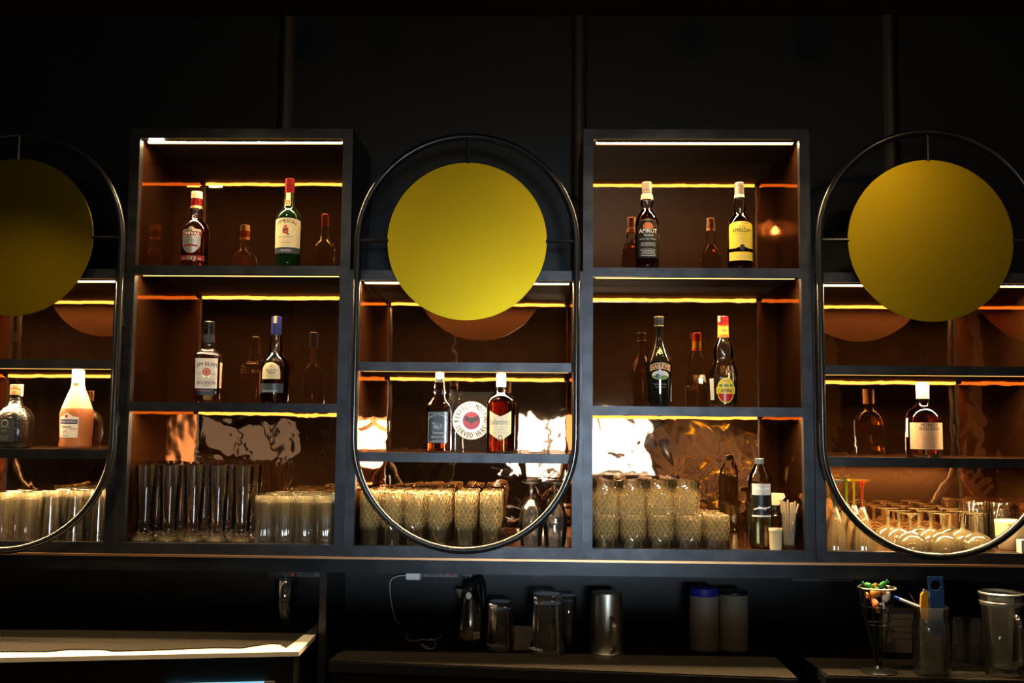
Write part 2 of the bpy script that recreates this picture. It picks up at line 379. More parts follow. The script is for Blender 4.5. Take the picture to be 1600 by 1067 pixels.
# ------------------------------------------------------------------ shelving units
ZB, ZL, ZM, ZS1, ZS2, ZT = [CAMZ+q for q in (-.391, -.0827, .2215, .547, .079, .9916)]
PT, ST, DEP = .0338, .031, .352
strips_back = []
SIDE = mirror('bronze_side_mirror', (.42, .20, .09), .0003, 3, .08)
DIMMED = mirror('dimmed_bronze_side_mirror', (.22, .105, .045), .0004, 3, .045, rough=.05)  # tint darkened to weaken the window's reflection in the tall units
def unit(x0, x1, tall, label, seed, led_skip=()):
    "x0..x1 inner opening; front plane y=0"
    top = ZT if tall else ZS1-.047
    z0 = ZB-.036
    t = thing('shelving_unit', label, 'shelving unit', ((x0+x1)/2, 0, z0), 0, 'back bar shelving units')
    ox = (x0+x1)/2; hw = (x1-x0)/2; H = top+PT-z0
    for s_ in (-1, 1):
        mb = MB(); mb.box(s_*hw, s_*(hw+PT), 0, .03, 0, H); obj('post', mb, M['steel'], t, False)
        mb = MB(); mb.box(s_*(hw+.012), s_*(hw+PT), .03, DEP, 0, H); obj('side_panel', mb, M['lam'], t, False)
        mb = MB(); mb.box(s_*hw, s_*(hw+.011), .03, DEP, .036, H-PT); obj('side_mirror', mb, DIMMED if tall else SIDE, t, False)
    mb = MB(); mb.box(-hw, hw, 0, .03, H-PT, H); obj('top_rail', mb, M['steel'], t, False)
    mb = MB(); mb.box(-hw, hw, 0, .03, 0, .036); obj('bottom_rail', mb, M['steel'], t, False)
    mb = MB(); mb.box(-hw, hw, .03, DEP, H-PT+.004, H); obj('top_board', mb, M['matte'], t, False)
    mb = MB(); mb.box(-hw, hw, .03, DEP, .018, .036); obj('bottom_board', mb, M['floorboard'], t, False)
    mat = mirror('bronze_back_mirror', (.47, .26, .135), .0030, 5.0, .06, seed=seed)
    if not tall and x0 > .5:   # second strip at the back of the lowest shelf
        strips_back.append((t, ZL-z0-.033, hw))
    mb = MB(); mb.box(-hw-.01, hw+.01, DEP, DEP+.008, .0, H); obj('back_mirror', mb, mat, t, False)
    def strip(z, up, parent, xa=-hw+.012, xb=hw-.012):
        mb = MB(); mb.box(xa, xb, .032, .044, z-up-.008, z-up, 0); mb.m[-6] = 1; mb.m[-3] = 2
        mb.box(xa, xb, .044, .0455, z-up-.0115, z-up, 2)
        obj('led_strip', mb, [M['black'], M['led'], M['ledside']], parent, False)
    strip(H-PT, -.004, t)
    for zt in ((ZS1, ZS2) if tall else (ZM, ZL)):
        z = zt-z0
        mb = MB(); mb.box(-hw, hw, 0, .03, z-ST, z, 0); mb.box(-hw, hw, .03, DEP, z-.016, z-.003, 2); mb.box(-hw, hw, .03, DEP, z-.003, z, 1)
        sh = obj('shelf', mb, [M['steel'], M['floorboard'], M['matte']], t, False)
        strip(z-ST, -.012, sh)
    return t
M['matte'] = pbr('matte_black_board', (.012, .009, .007), .75, 0, .2)
M['floorboard'] = pbr('dark_gloss_shelf', (.055, .022, .010), .16, 0, .6)
U = [(-2.168, -1.454), (-1.386, -.68), (-.612, .112), (.18, .879), (.949, 1.663)]
LBL = ['low black shelving unit with mirrored back, cut off by the left edge of the photo', 'tall black shelving unit holding the yellow-capped bottle and tall footed glasses',
       'low middle shelving unit behind the brightest yellow disc', 'tall black shelving unit holding stacked cut tumblers on its bottom shelf', 'low black shelving unit lit golden below, at the right edge']
for i, (a, b) in enumerate(U):
    t = unit(a, b, i in (1, 3), LBL[i], i*3.1+.4)
    if i == 1:
        hw = (b-a)/2; zz = ZT-(ZB-.036)
        for k in range(7):
            mb = MB(); mb.box(-hw+.022+.0075*k, -hw+.027+.0075*k, .022, .027, zz-.009, zz-.001); obj('loose_led_chip', mb, M['chip'], t, False)

for t, z, hw in strips_back:
    mb = MB(); mb.box(-hw+.02, hw-.18, .300, .312, z-.008, z, 0); mb.m[-6] = 1; mb.m[-3] = 2
    obj('rear_led_strip', mb, [M['black'], M['led'], M['ledside']], t, False)
# trim added over the sheet joints to carry the soft lamp streaks
for i, px in enumerate((446, 905, 1392)):
    x = at(px, 120, WY).x; mb = MB(); n = 14
    P_ = [(x-.03+.06*k/n, WY-.0005-.011*math.sin(PI*k/n)) for k in range(n+1)]
    mb.add([(a, b, z) for z in (ZB, 3.235) for a, b in P_], [(k, k+1, n+2+k, n+1+k) for k in range(n)])
    struct('streak_strip_%d' % (i+1), mb, M['streak_strip'])
# ledge under the units with its copper edge and hanging fascia
zl = ZB-.036
t = thing('back_bar_ledge', 'long black ledge with a thin copper edge carrying all the shelving units', 'ledge', (0, 0, zl-.0525))
mb = MB(); mb.box(-2.6, 2.6, -.012, DEP, .045, .052); obj('copper_edging', mb, M['copper'], t, False)
mb = MB(); mb.box(-2.6, 2.6, -.006, .02, 0, .045); obj('fascia', mb, M['fascia'], t, False)
mb = MB(); mb.box(-2.6, 2.6, .02, WY-.002, .02, .045); obj('soffit_board', mb, M['lam'], t, False)

# ------------------------------------------------------------------ hoops with yellow discs
HY = -.032
def hoop(cx, zt, zb, hw, dz, dr, label, disc_label):
    "stadium hoop: half width hw, top zt, bottom zb; disc centre dz"
    t = thing('hoop_ornament', label, 'wall ornament', (cx, HY, 0), 0, 'yellow discs in black hoops')
    pts = []
    r = hw
    for k in range(33): a = PI*k/32; pts.append((r*math.cos(a), 0, zt-r+r*math.sin(a)))
    for k in range(33): a = PI+PI*k/32; pts.append((r*math.cos(a), 0, zb+r+r*math.sin(a)))
    mb = MB(); mb.tube(pts, .0122, 14, closed=True); obj('hoop', mb, M['blackm'], t)
    mb = MB()
    mb.lathe([(0, 0), (dr-.001, 0), (dr, .0006), (dr, .0034), (dr-.001, .004), (0, .004)], 128)
    mb.v = [(x, z-.002, -y) for x, y, z in mb.v]
    mb.m = [1 if sum(mb.v[i][1] for i in f) > .0019*len(f) else 0 for f in mb.f]
    d = obj('disc', mb, [M['brass'], M['discback']], t, loc=(0, 0, dz), ang=25); d['label'] = disc_label
    for p, q in (((-r, 0, dz), (-dr+.004, 0, dz)), ((dr-.004, 0, dz), (r, 0, dz)), ((0, 0, zt), (0, 0, dz+dr-.004))):
        mb = MB(); mb.tube([p, q], .006, 8); obj('support_rod', mb, M['blackm'], t)
    for s_ in (-1, 1):
        for z in (dz-.28, dz-.62):
            mb = MB(); mb.box(s_*r-.008, s_*r+.008, .0, .0315, z-.02, z+.02); obj('clip', mb, M['blackm'], t, False)
    return t
def hoop_px(l, r, tp, bt, dl, dr_, dt, db, label, dlab):
    a, b = at(l, 540, HY), at(r, 540, HY); cx = (a.x+b.x)/2; hw = (b.x-a.x)/2-.0122
    zt = at((l+r)/2, tp, HY).z-.0122; zb = at((l+r)/2, bt, HY).z+.0122
    d0, d1 = at((dl+dr_)/2, dt, HY).z, at((dl+dr_)/2, db, HY).z
    hoop(cx, zt, zb, hw, (d0+d1)/2, (d0-d1)/2, label, dlab)
hoop_px(550, 906, 208, 866, 607, 857, 254, 501, 'black metal hoop around the brightest yellow disc, in front of the middle shelving unit', 'brightest yellow brass disc')
hoop_px(1277, 1640, 201, 876, 1331, 1597, 250, 503, 'black metal hoop and dull yellow disc in front of the golden right-hand shelves', 'dull olive yellow disc')
hoop_px(-160, 189, 203, 866, -110, 136, 248, 494, 'black metal hoop and dark yellow disc cut off by the left edge of the photo', 'dark yellow disc')

# ------------------------------------------------------------------ bottles
def se(n, dy=1.0):
    def f(a):
        q = (abs(math.sin(a))**n+abs(math.cos(a))**n)**(-1.0/n)
        return (q, q*dy)
    return f
class Bottle:
    """profile and label sizes in photo pixels (r, h) at the bottle's own distance"""
    def __init__(s, label, px, z, y, prof, mat, rz=0, sh=None, n=56, name='liquor_bottle', group=None, glass='glass_body'):
        p = at(px, 533, y); x = X(px, y, z); s.K = abs(at(px, 533, y).z-at(px, 534, y).z); s.sh = sh
        s.prof = [(r*s.K, h*s.K) for r, h in prof]
        s.t = thing(name, label, 'bottle', (x, y, z+.0005), rz, group); s.n = n
        mb = MB(); mb.lathe(s.prof+[(0, s.prof[-1][1])], n, sh=sh); s.body = obj(glass, mb, mat, s.t, ang=50)
    def liquid(s, h, mat, d=1.3, h0=2.5):
        K = s.K; d *= K; h *= K; h0 *= K
        pr = [(0, h0)]+[(max(r-d, .0005), q) for r, q in s.prof if h0 < q < h]
        pr[1:1] = [(pr[1][0], h0)]
        pr += [(max(prof_r(s.prof, h)-d, .001), h), (0, h)]
        mb = MB(); mb.lathe(pr, s.n, sh=s.sh); return obj('liquid', mb, mat, s.t, ang=60)
    def lathe(s, name, pr, mat, sh=None, n=40, parent=None, mats=None, mfun=None):
        mb = MB(); mb.lathe([(r*s.K, h*s.K) for r, h in pr], n, sh=sh, mfun=mfun); return obj(name, mb, mats or mat, parent or s.t)
    def cap(s, r, h0, h1, mat, name='cap', r1=None, groove=None):
        r1 = r1 or r
        pr = [(0, h0), (r, h0)]
        if groove: pr += [(r, groove-.6), (r-.7, groove), (r, groove+.6)]
        pr += [(r1, h1-.8), (r1-.8, h1), (0, h1)]
        return s.lathe(name, pr, mat)
    def band(s, name, h0, h1, mat, off=.25, steps=8):
        K = s.K
        pr = [(prof_r(s.prof, (h0+(h1-h0)*i/steps)*K)/K+off, h0+(h1-h0)*i/steps) for i in range(steps+1)]
        pr = [(pr[0][0]-off, h0)]+pr+[(pr[-1][0]-off, h1)]
        return s.lathe(name, pr, mat, sh=s.sh, n=s.n)
    def mapper(s, hm, off):
        K = s.K; R0 = prof_r(s.prof, hm*K)
        def f(u, h, extra=0.0):
            R = prof_r(s.prof, h*K)+(off+extra)*K
            a = math.atan(u*K/R0) if s.sh else u*K/R0
            e = s.sh(a) if s.sh else (1, 1)
            return (R*e[0]*math.sin(a), -R*e[1]*math.cos(a), h*K)
        return f
    def label(s, name, u0, u1, bot, top, mats, draw=None, off=.22, nu=28, nh=6, lab=None, parent=None):
        fb = bot if callable(bot) else (lambda u: bot); ft = top if callable(top) else (lambda u: top)
        hm = (fb((u0+u1)/2)+ft((u0+u1)/2))/2
        f = s.mapper(hm, off); mb = MB(); vs = []; fs = []
        for i in range(nu+1):
            u = u0+(u1-u0)*i/nu
            for j in range(nh+1): vs.append(f(u, fb(u)+(ft(u)-fb(u))*j/nh))
        q = nh+1
        for i in range(nu):
            for j in range(nh): fs.append((i*q+j, (i+1)*q+j, (i+1)*q+j+1, i*q+j+1))
        mb.add(vs, fs, 0)
        if draw:
            s._f = f; s._mb = mb; s._lay = .12
            draw(s)
        o = obj(name, mb, mats, parent or s.t, ang=60)
        if lab: o['label'] = lab
        return o
    # drawing on the current label
    def text(s, body, u, h, hgt, wid, m=1, arc=0, bold=0.0, lay=None):
        vs, fs = text2d(body, bold)
        if not vs: return
        x0 = min(v[0] for v in vs); x1 = max(v[0] for v in vs); y0 = min(v[1] for v in vs); y1 = max(v[1] for v in vs)
        e = s._lay+.10 if lay is None else lay
        def g(x, y):
            a = ((x-x0)/(x1-x0)-.5); b = (y-y0)/(y1-y0)
            return s._f(u+a*wid, h+b*hgt+arc*(1-4*a*a), e)
        for d_ in ((-.5, .5) if bold > 0 else (0,)):   # two passes side by side make the heavier weight
            s._mb.mapped(vs, fs, lambda x, y: g(x+d_*bold*1.6, y), m)
    def rect(s, u0, u1, h0, h1, m, arc=0, n=10, lay=None, nh=3):
        e = s._lay if lay is None else lay
        vs = []; fs = []
        for i in range(n+1):
            a = i/n; u = u0+(u1-u0)*a; d = arc*(1-4*(a-.5)**2)
            for j in range(nh+1): vs.append(s._f(u, h0+(h1-h0)*j/nh+d, e))
        q = nh+1
        for i in range(n):
            for j in range(nh): fs.append((i*q+j, (i+1)*q+j, (i+1)*q+j+1, i*q+j+1))
        s._mb.add(vs, fs, m)
    def disc(s, u, h, ru, rh, m, n=24, lay=None, k0=0.0, k1=1.0):
        "ellipse as horizontal slices (k0..k1 of its height)"
        e = s._lay+.04 if lay is None else lay; vs = []; fs = []
        for j in range(n+1):
            t = -1+2*(k0+(k1-k0)*j/n); c = math.sqrt(max(0, 1-t*t))
            for i in range(13): vs.append(s._f(u+ru*c*(-1+i/6), h+rh*t, e))
        for j in range(n):
            for i in range(12): fs.append((j*13+i, j*13+i+1, (j+1)*13+i+1, (j+1)*13+i))
        s._mb.add(vs, fs, m)
    def lines(s, u, h, w, n, dh, m, t=.35, lay=None):
        for k in range(n):
            ww = w*(1-.25*((k*7) % 3)/2)
            s.rect(u-ww/2, u+ww/2, h-k*dh, h-k*dh+t, m, lay=lay, n=6, nh=1)

YB = .06
# tall unit at left, top shelf: yellow-capped bottle with a silver shield label
b = Bottle('brown whisky bottle with pale yellow cap and silver shield label on a top shelf', 303.5, ZS1, YB,
    [(0, 0), (17, 0), (19.5, 1.5), (20.6, 5), (21.2, 20), (21.9, 45), (21.8, 57), (20.6, 63), (17.5, 69), (13, 74), (9.6, 77.5), (8.4, 80), (9.3, 84), (9.8, 88), (9.3, 93), (8.2, 97), (7.9, 112)], M['bclear'])
b.liquid(63, M['amber']); b.cap(8.6, 110, 121, M['paper']); b.band('neck_foil', 98, 110, M['redfoil'], .7); b.band('neck_ring', 94, 98, M['gold'], .6)
def sh_top(u): a = abs(u)/15.5; return 59+3.5*max(0, 1-(a*2.6)**2)-1.5*a
def sh_bot(u): a = abs(u)/15.5; return 20.5+ (0 if a < .05 else 13*a**2.4)
def d(s):
    s.rect(-16.5, 16.5, 46, 52.5, 2, arc=2.2, n=20); s.text('CHIVAS', 0, 46.8, 5, 26, 3, arc=2.2, bold=.02)
    s.disc(0, 38.5, 4.6, 4.9, 1); s.disc(0, 38.5, 3.9, 4.2, 0, lay=.2); s.disc(0, 38.5, 2.6, 2.8, 1, lay=.28); s.text('X', 0, 36.8, 3.5, 3.2, 3, lay=.4)
    s.rect(-10.5, 10.5, 30, 33, 2, arc=1.0); s.rect(-6, 6, 30.8, 32.2, 4, arc=.8, lay=.22); s.disc(0, 57.5, 3, 2.2, 5); s.rect(-12, -7, 54, 55, 5); s.rect(7, 12, 54, 55, 5)
b.label('shield_label', -15.5, 15.5, sh_bot, sh_top, [M['silver'], M['inkgrey'], M['maroon'], M['white_ink'], M['red'], M['gold']], d)
def d(s): s.text('12', 5.5, 10.5, 4.3, 6.4, 1, bold=.02); s.text('EXTRA', -12, 11, 3.4, 7, 1); s.text('YEARS', 14, 10.5, 2.4, 5, 1); s.rect(-6, 1, 10, 15.5, 2)
b.label('base_band', -23, 23, 9, 17, [M['maroon'], M['paper'], M['inkgrey']], d, nu=36)

# green bottle with cream label
b = Bottle('green whiskey bottle with red cap and large cream label on a top shelf', 449.3, ZS1, YB,
    [(0, 0), (17, 0), (19, 1.5), (19.4, 8), (19.9, 50), (19.9, 77), (19.2, 82), (16.6, 87.5), (12.4, 92), (9.4, 96), (8.5, 102), (7.5, 118), (7.0, 124), (6.9, 141)], M['bgreen'])
b.cap(7.6, 119, 142.5, M['redfoil'], groove=131)
def d(s): s.disc(0, 103.5, 4.3, 4.6, 1); s.disc(0, 103.5, 3.1, 3.4, 2, lay=.24); s.disc(0, 103.5, 1.6, 1.8, 0, lay=.34)
b.label('neck_label', -3.6, 3.6, 98, 119, [M['paper'], M['goldpaper'], M['red']], d, nu=8)
def d(s):
    s.text('JAMESON', 0, 63.5, 6.8, 33, 1, arc=4.2, bold=.015)
    s.rect(-4.4, 4.4, 54.5, 61, 2); s.rect(-4.2, 4.2, 52.5, 54.6, 2, arc=-.6, lay=.14); s.rect(-3, 0, 57.5, 60.3, 3, lay=.22); s.rect(0, 3, 54.5, 57.3, 3, lay=.22); s.disc(0, 63, 2.2, 1.7, 2); s.disc(3.6, 51, 2.6, 1.5, 3)
    s.text('EST', -11.5, 56.3, 2, 5, 4); s.text('1780', 11.5, 56.3, 2, 6, 4)
    s.text('IRISH WHISKEY', 0, 45.6, 2.2, 24, 1); s.lines(0, 42.3, 27, 3, 2.2, 4); s.text('JOHN JAMESON', 0, 36.3, 1.9, 19, 1); s.lines(0, 33, 16, 1, 2, 4)
b.label('front_label', -27, 27, lambda u: 30.3, lambda u: 76.5-2.6*(u/27)**2, [M['paper'], M['ink'], M['red'], M['inkgrey'], M['tan']], d, nu=40, nh=8)
def d(s): s.text('Jameson', 1, 23.3, 4, 15, 1); s.rect(-13, -7, 25, 26, 2); s.rect(9, 15, 24.6, 25.8, 3)
b.label('base_band', -27, 27, 20.8, 29.8, [M['slate'], M['white_ink'], M['inkgrey'], M['red']], d, nu=36)

# second shelf: square bourbon bottle
b = Bottle('square bourbon bottle with white label and red seal, second shelf of the left-hand tall unit', 323, ZS2, YB+.005,
    [(0, 0), (18, 0), (19.3, 1.5), (19.8, 6), (20.3, 30), (20.8, 70), (20.4, 73.5), (18, 76.5), (14, 79.5), (10.4, 82.5), (9.6, 86), (9.2, 90), (8.5, 100), (8, 104), (7.8, 125)], M['bclear'], rz=math.radians(13), sh=se(4.6))
b.liquid(60, M['amber'])
b.cap(8.1, 106.5, 126.5, M['black'], groove=116); b.band('neck_sleeve', 94, 106.5, M['black'], .35)
def d(s):
    s.text('JIM BEAM', 0, 52.3, 7.6, 31, 1, arc=2.2, bold=.012); s.disc(0, 47, 6.0, 6.3, 2, n=16); s.disc(0, 47, 4.2, 4.4, 3, lay=.24); s.disc(0, 47, 2, 2.2, 2, lay=.34)
    s.rect(-4.5, -2, 38.5, 42, 4); s.rect(2, 4.5, 38.5, 42, 4); s.lines(-10.5, 45, 8, 3, 1.2, 5); s.lines(10.5, 45, 8, 3, 1.2, 5)
    s.text('KENTUCKY STRAIGHT', 0, 34.8, 2, 26, 5); s.text('BOURBON', 0, 27.5, 5.6, 26, 1, bold=.015); s.text('WHISKEY', 0, 24.4, 1.9, 11, 1)
b.label('front_label', -18.5, 17, 21.8, lambda u: 68, [M['paperw'], M['ink'], M['red'], M['copperpaper'], M['gold'], M['inkgrey']], d)
def d(s): s.rect(-16, 6, 17.5, 18.6, 1); s.text('1', 15, 14, 3, 1.4, 2)
b.label('base_band', -18.5, 17, 11.5, 21.8, [M['labelblack'], M['red'], M['white_ink']], d)
def flat_side(bt, name, u0, u1, h0, h1, mats, dr=None):
    "label on the right-hand face: the mapper turned a quarter"
    f0 = bt.mapper
    def mp(hm, off):
        K = bt.K; R0 = prof_r(bt.prof, hm*K)
        def f(u, h, extra=0.0):
            R = prof_r(bt.prof, h*K)+(off+extra)*K; a = math.atan(u*K/R0)+PI/2; e = bt.sh(a)
            return (R*e[0]*math.sin(a), -R*e[1]*math.cos(a), h*K)
        return f
    bt.mapper = mp; o = bt.label(name, u0, u1, h0, h1, mats, dr); bt.mapper = f0; return o
def d(s): s.lines(0, 58, 18, 12, 3, 1, t=.8)
flat_side(b, 'side_label', -17, 17, 23, 62, [M['paper'], M['tan']], d)

# blue-capped bottle
b = Bottle('dark amber whisky bottle with tall blue cap and cream arched label', 428.5, ZS2, YB,
    [(0, 0), (18, 0), (20.6, 1.5), (21.3, 6), (21.6, 25), (21.8, 55), (21, 61), (18.5, 67.5), (14, 73.5), (10.5, 77), (9.3, 79), (9.8, 82), (10.3, 87), (9.6, 94), (8.2, 103), (7.8, 107), (7.6, 134)], M['bclear'])
b.liquid(76, M['amberd'])
b.cap(8, 107, 135, M['navy'])
s_ = b; f = b.mapper(120, .6)
mb = MB(); K = b.K
mb.box(-2.6*K, 2.4*K, -8.5*K, 3*K, 135.05*K, 135.35*K); mb.box(-2.6*K, 2.4*K, -8.75*K, -8.3*K, 124*K, 135.2*K); obj('tax_strip', mb, M['paper'], b.t, False)
def d(s): s.text("BLENDER'S", 0, 49, 3, 19, 1); s.text('PRIDE', 0, 44.8, 3.2, 12, 1, bold=.02); s.disc(0, 57, 2.6, 2.6, 2); s.lines(0, 42.6, 20, 3, 1.7, 3)
b.label('front_label', -17.5, 13.5, 37, lambda u: 44+18.5*math.sqrt(max(0, 1-((u+2)/15.6)**2))**.8, [M['paper'], M['inkgrey'], M['tan'], M['tan']], d)
def d(s): s.lines(-3, 19.5, 26, 2, 1.7, 1, t=.6)
b.label('base_band', -21, 19, 16, 30, [M['slate'], M['lightgrey']], d, nu=34)

# middle unit: square black-label bottle, sign, chevron-label bottle
b = Bottle('square clear bottle with black label, left of the round sign', 685.5, ZL, YB,
    [(0, 0), (17.3, 0), (18.3, 1.2), (18.6, 4), (18.6, 70), (18, 74), (14.5, 78.5), (10.8, 83), (9, 86.5), (8.8, 92), (9.4, 93), (9.4, 96), (8.5, 99), (7.3, 106), (6.6, 111), (6.6, 122)], M['bclear'], sh=se(6))
b.liquid(62, M['amber'])
b.cap(6.9, 113, 123, M['white'], groove=118); b.band('neck_seal', 108, 113, M['labelblack'], .5)
def d(s):
    s.text("JACK DANIEL'S", 0, 50.5, 4.6, 27, 1, arc=4.5, bold=.01); s.text('OLD', -7, 44, 2.4, 5, 1); s.text('No.7', 0, 36.5, 6, 11, 1); s.disc(0, 39.5, 9.5, 6.5, 2, lay=.06); s.text('Tennessee', 0, 28.5, 4, 17, 1); s.text('WHISKEY', 0, 22, 3.4, 20, 1, bold=.02); s.lines(0, 18.3, 18, 1, 2, 1)
    for q in (-15.2, 14.7): s.rect(q, q+.5, 17, 60, 1, n=1)
    s.rect(-15.2, 15.2, 16.6, 17.1, 1); s.rect(-15.2, 15.2, 60, 60.5, 1)
b.label('front_label', -16.6, 16.6, 14.5, 62.5, [M['slatelabel'], M['lightgrey'], M['slate']], d)

b = Bottle('dark whisky bottle with white cap and cream chevron label, right of the round sign', 782, ZL, YB,
    [(0, 0), (19.5, 0), (21.2, 1.5), (21.8, 5), (22.1, 40), (22.2, 76), (21.4, 81), (19, 85), (15, 88.5), (10.5, 92), (7.8, 95), (7, 98), (7, 121)], M['bclear'], sh=se(2.9, .8))
b.liquid(89, M['amberd'])
b.cap(7.6, 102, 122.5, M['white'])
def d(s):
    s.text("Ballantine's", -1, 43.5, 8.5, 33, 1, bold=-.005); s.lines(0, 40, 32, 1, 2, 2); s.text('FINEST', 0, 34.5, 2.6, 14, 2); s.lines(0, 31.5, 30, 2, 2.4, 2); s.disc(0, 24, 3.4, 3.6, 3); s.disc(0, 24, 2.2, 2.4, 0, lay=.22)
b.label('front_label', -19.5, 19.5, lambda u: 19.5+11*abs(u)/19.5, lambda u: 56+9*abs(u)/19.5, [M['paper'], M['inkgrey'], M['tan'], M['maroon']], d)

# sign
Ps = at(736.7, 657, .15); K = .00224
t = thing('round_sign', 'round white bar sign with red bat disc and ring of black lettering', 'sign', (Ps.x, .15, CAMZ-.0827))
H0 = Ps.z-(CAMZ-.0827)
mb = MB(); mb.box(-36*K, 60*K, 0, .003, .0005, H0+45*K); mb.box(-36*K, 60*K, -.03, 0, .0005, .0035); obj('clear_plate', mb, M['cleargl'], t, False)
def vdisc(mb, cx, cz, r, y0, y1, m=0, n=64, clip=None):
    mb.prism([(cx+r*math.sin(2*PI*k/n), cz+r*math.cos(2*PI*k/n)) for k in range(n)], y0, y1, m)
mb = MB(); vdisc(mb, 0, H0, 30*K, -.0012, -.0002, 0)
for k in range(96):
    a, a2 = 2*PI*k/96, 2*PI*(k+1)/96
    mb.prism([(30*K*math.sin(q)*g_, H0+30*K*math.cos(q)*g_) for q, g_ in ((a, 1), (a2, 1), (a2, .975), (a, .975))], -.0016, -.0011, 1)
def ringtext(mb, body, r, a_mid, span, hgt, inward, m):
    letters = [c for c in body]; n = len(letters)
    for i, c in enumerate(letters):
        if c == ' ': continue
        vs, fs = text2d(c, .03)
        x0 = min(v[0] for v in vs); x1 = max(v[0] for v in vs); y1 = max(v[1] for v in vs); y0 = min(v[1] for v in vs)
        a = a_mid+span*((i+.5)/n-.5)*(1 if not inward else -1); wd = (x1-x0)/.7*hgt*.62
        def g(x, y):
            u_ = ((x-x0)/max(x1-x0, 1e-6)-.5)*wd; v_ = ((y-y0)/max(y1-y0, 1e-6))*hgt
            if inward: rr = r+hgt-v_; th = a-u_/rr
            else: rr = r+v_; th = a+u_/rr
            return (rr*math.sin(th), -.0018, H0+rr*math.cos(th))
        for d_ in (-.03, 0, .03): mb.mapped(vs, fs, lambda x, y: g(x+d_, y), m)
ringtext(mb, 'PERFECT MOJITO', 19*K, 0, math.radians(196), 8*K, False, 2)
ringtext(mb, 'SERVED HERE', 19*K, PI, math.radians(140), 8*K, True, 2)
vdisc(mb, -25*K, H0-2*K, 1.2*K, -.0018, -.0011, 2, 5); vdisc(mb, 25*K, H0-2*K, 1.2*K, -.0018, -.0011, 2, 5)
fc = obj('printed_disc', mb, [M['signwhite'], M['inkgrey'], M['ink']], t, False)
mb = MB(); vdisc(mb, 0, H0, 15*K, -.0020, -.0012, 0); vdisc(mb, 0, H0, 14*K, -.0024, -.0020, 1)
bat = [(0, 4), (1, 6), (1.6, 4), (3, 4.6), (6, 7), (9.5, 7.5), (11, 6), (11.3, 2), (10, -1), (8, 0), (6.5, -2), (4.5, -1), (2.5, -4), (1, -3.5), (0, -8)]
bat = [(x*K, H0+z*K) for x, z in bat]+[(-x*K, H0+z*K) for x, z in bat[-2:0:-1]]
mb.prism(bat, -.0030, -.0022, 2); obj('bat_emblem', mb, [M['silver'], M['maroon'], M['ink']], t, False)

# tall unit at right: top shelf
b = Bottle('amber whisky bottle with grey-brown cap and black arched label', 1011, ZS1, YB,
    [(0, 0), (16, 0), (17.6, 1.5), (18.2, 6), (18.4, 40), (18.4, 74), (17.8, 79), (15, 86), (11, 92), (7.8, 96), (7, 98), (8.4, 100.5), (10.1, 104), (10.4, 108), (9.6, 112), (8.8, 118), (7.4, 122), (7.3, 139)], M['bclear'])
b.liquid(96, M['amberd']); b.cap(7.7, 121.5, 140, M['greyfoil'], groove=126); b.band('neck_collar', 111.5, 120.5, M['tan'], .5)
def d(s):
    s.disc(0, 66, 8, 6.5, 1, k0=.25); s.text('AMRUT', 0, 56, 6.6, 30, 2, bold=.012); s.text('fusion', 1, 50.5, 5, 15, 3); s.text('SINGLE MALT WHISKY', 0, 45.3, 2.2, 27, 3)
    s.rect(-11.5, 11.5, 35.5, 40.5, 3); s.rect(-11, 11, 36, 40, 0, lay=.2); s.text('FUSION', 0, 37, 2.2, 19, 3, lay=.32); s.lines(0, 30, 27, 5, 2.5, 3, t=.8); s.rect(-14, 14, 76, 76.5, 4, arc=0)
b.label('front_label', -19, 19, 17, lambda u: 60+19.5*math.sqrt(max(0, 1-(u/19.2)**2))**.9, [M['labelblack'], M['copperpaper'], M['paperw'], M['lightgrey'], M['copper']], d, nu=34)

b = Bottle('amber whisky bottle with bright yellow arched label on the top shelf', 1156.5, ZS1, YB,
    [(0, 0), (16.5, 0), (18.6, 1.5), (19.2, 6), (19.5, 40), (19.5, 68), (18.8, 73), (16, 80), (12, 86), (8.6, 90), (8, 92), (9.2, 95), (9.8, 100), (9, 108), (7.8, 116), (7.2, 120), (7, 139)], M['bclear'])
b.liquid(89, M['amberd']); b.cap(7.3, 121.5, 140, M['greyfoil'], groove=134); b.band('neck_ring', 115.5, 121, M['paper'], .4)
def d(s):
    s.text('AMALGAM', 0, 57, 6.5, 31, 1, arc=.6, bold=.008); s.lines(0, 67.5, 10, 1, 2, 2, t=1); s.lines(0, 53.5, 17, 1, 2, 2, t=1); s.text('MALT', 0, 46.5, 3.4, 10, 2); s.text('WHISKY', 0, 41, 3.2, 15, 2); s.disc(0, 33.5, 4.2, 5, 1)
b.label('front_label', -23, 23, lambda u: 32.5+(1.6 if abs(u) < 8 else 0), lambda u: 69+6*math.sqrt(max(0, 1-(u/23.5)**2)), [M['yellow'], M['ink'], M['tan']], d, nu=36)
def d(s): s.lines(0, 22.5, 33, 3, 2.6, 1, t=.8)
b.label('lower_label', -23, 23, 13.5, 27, [M['yellow'], M['tan']], d, nu=36)

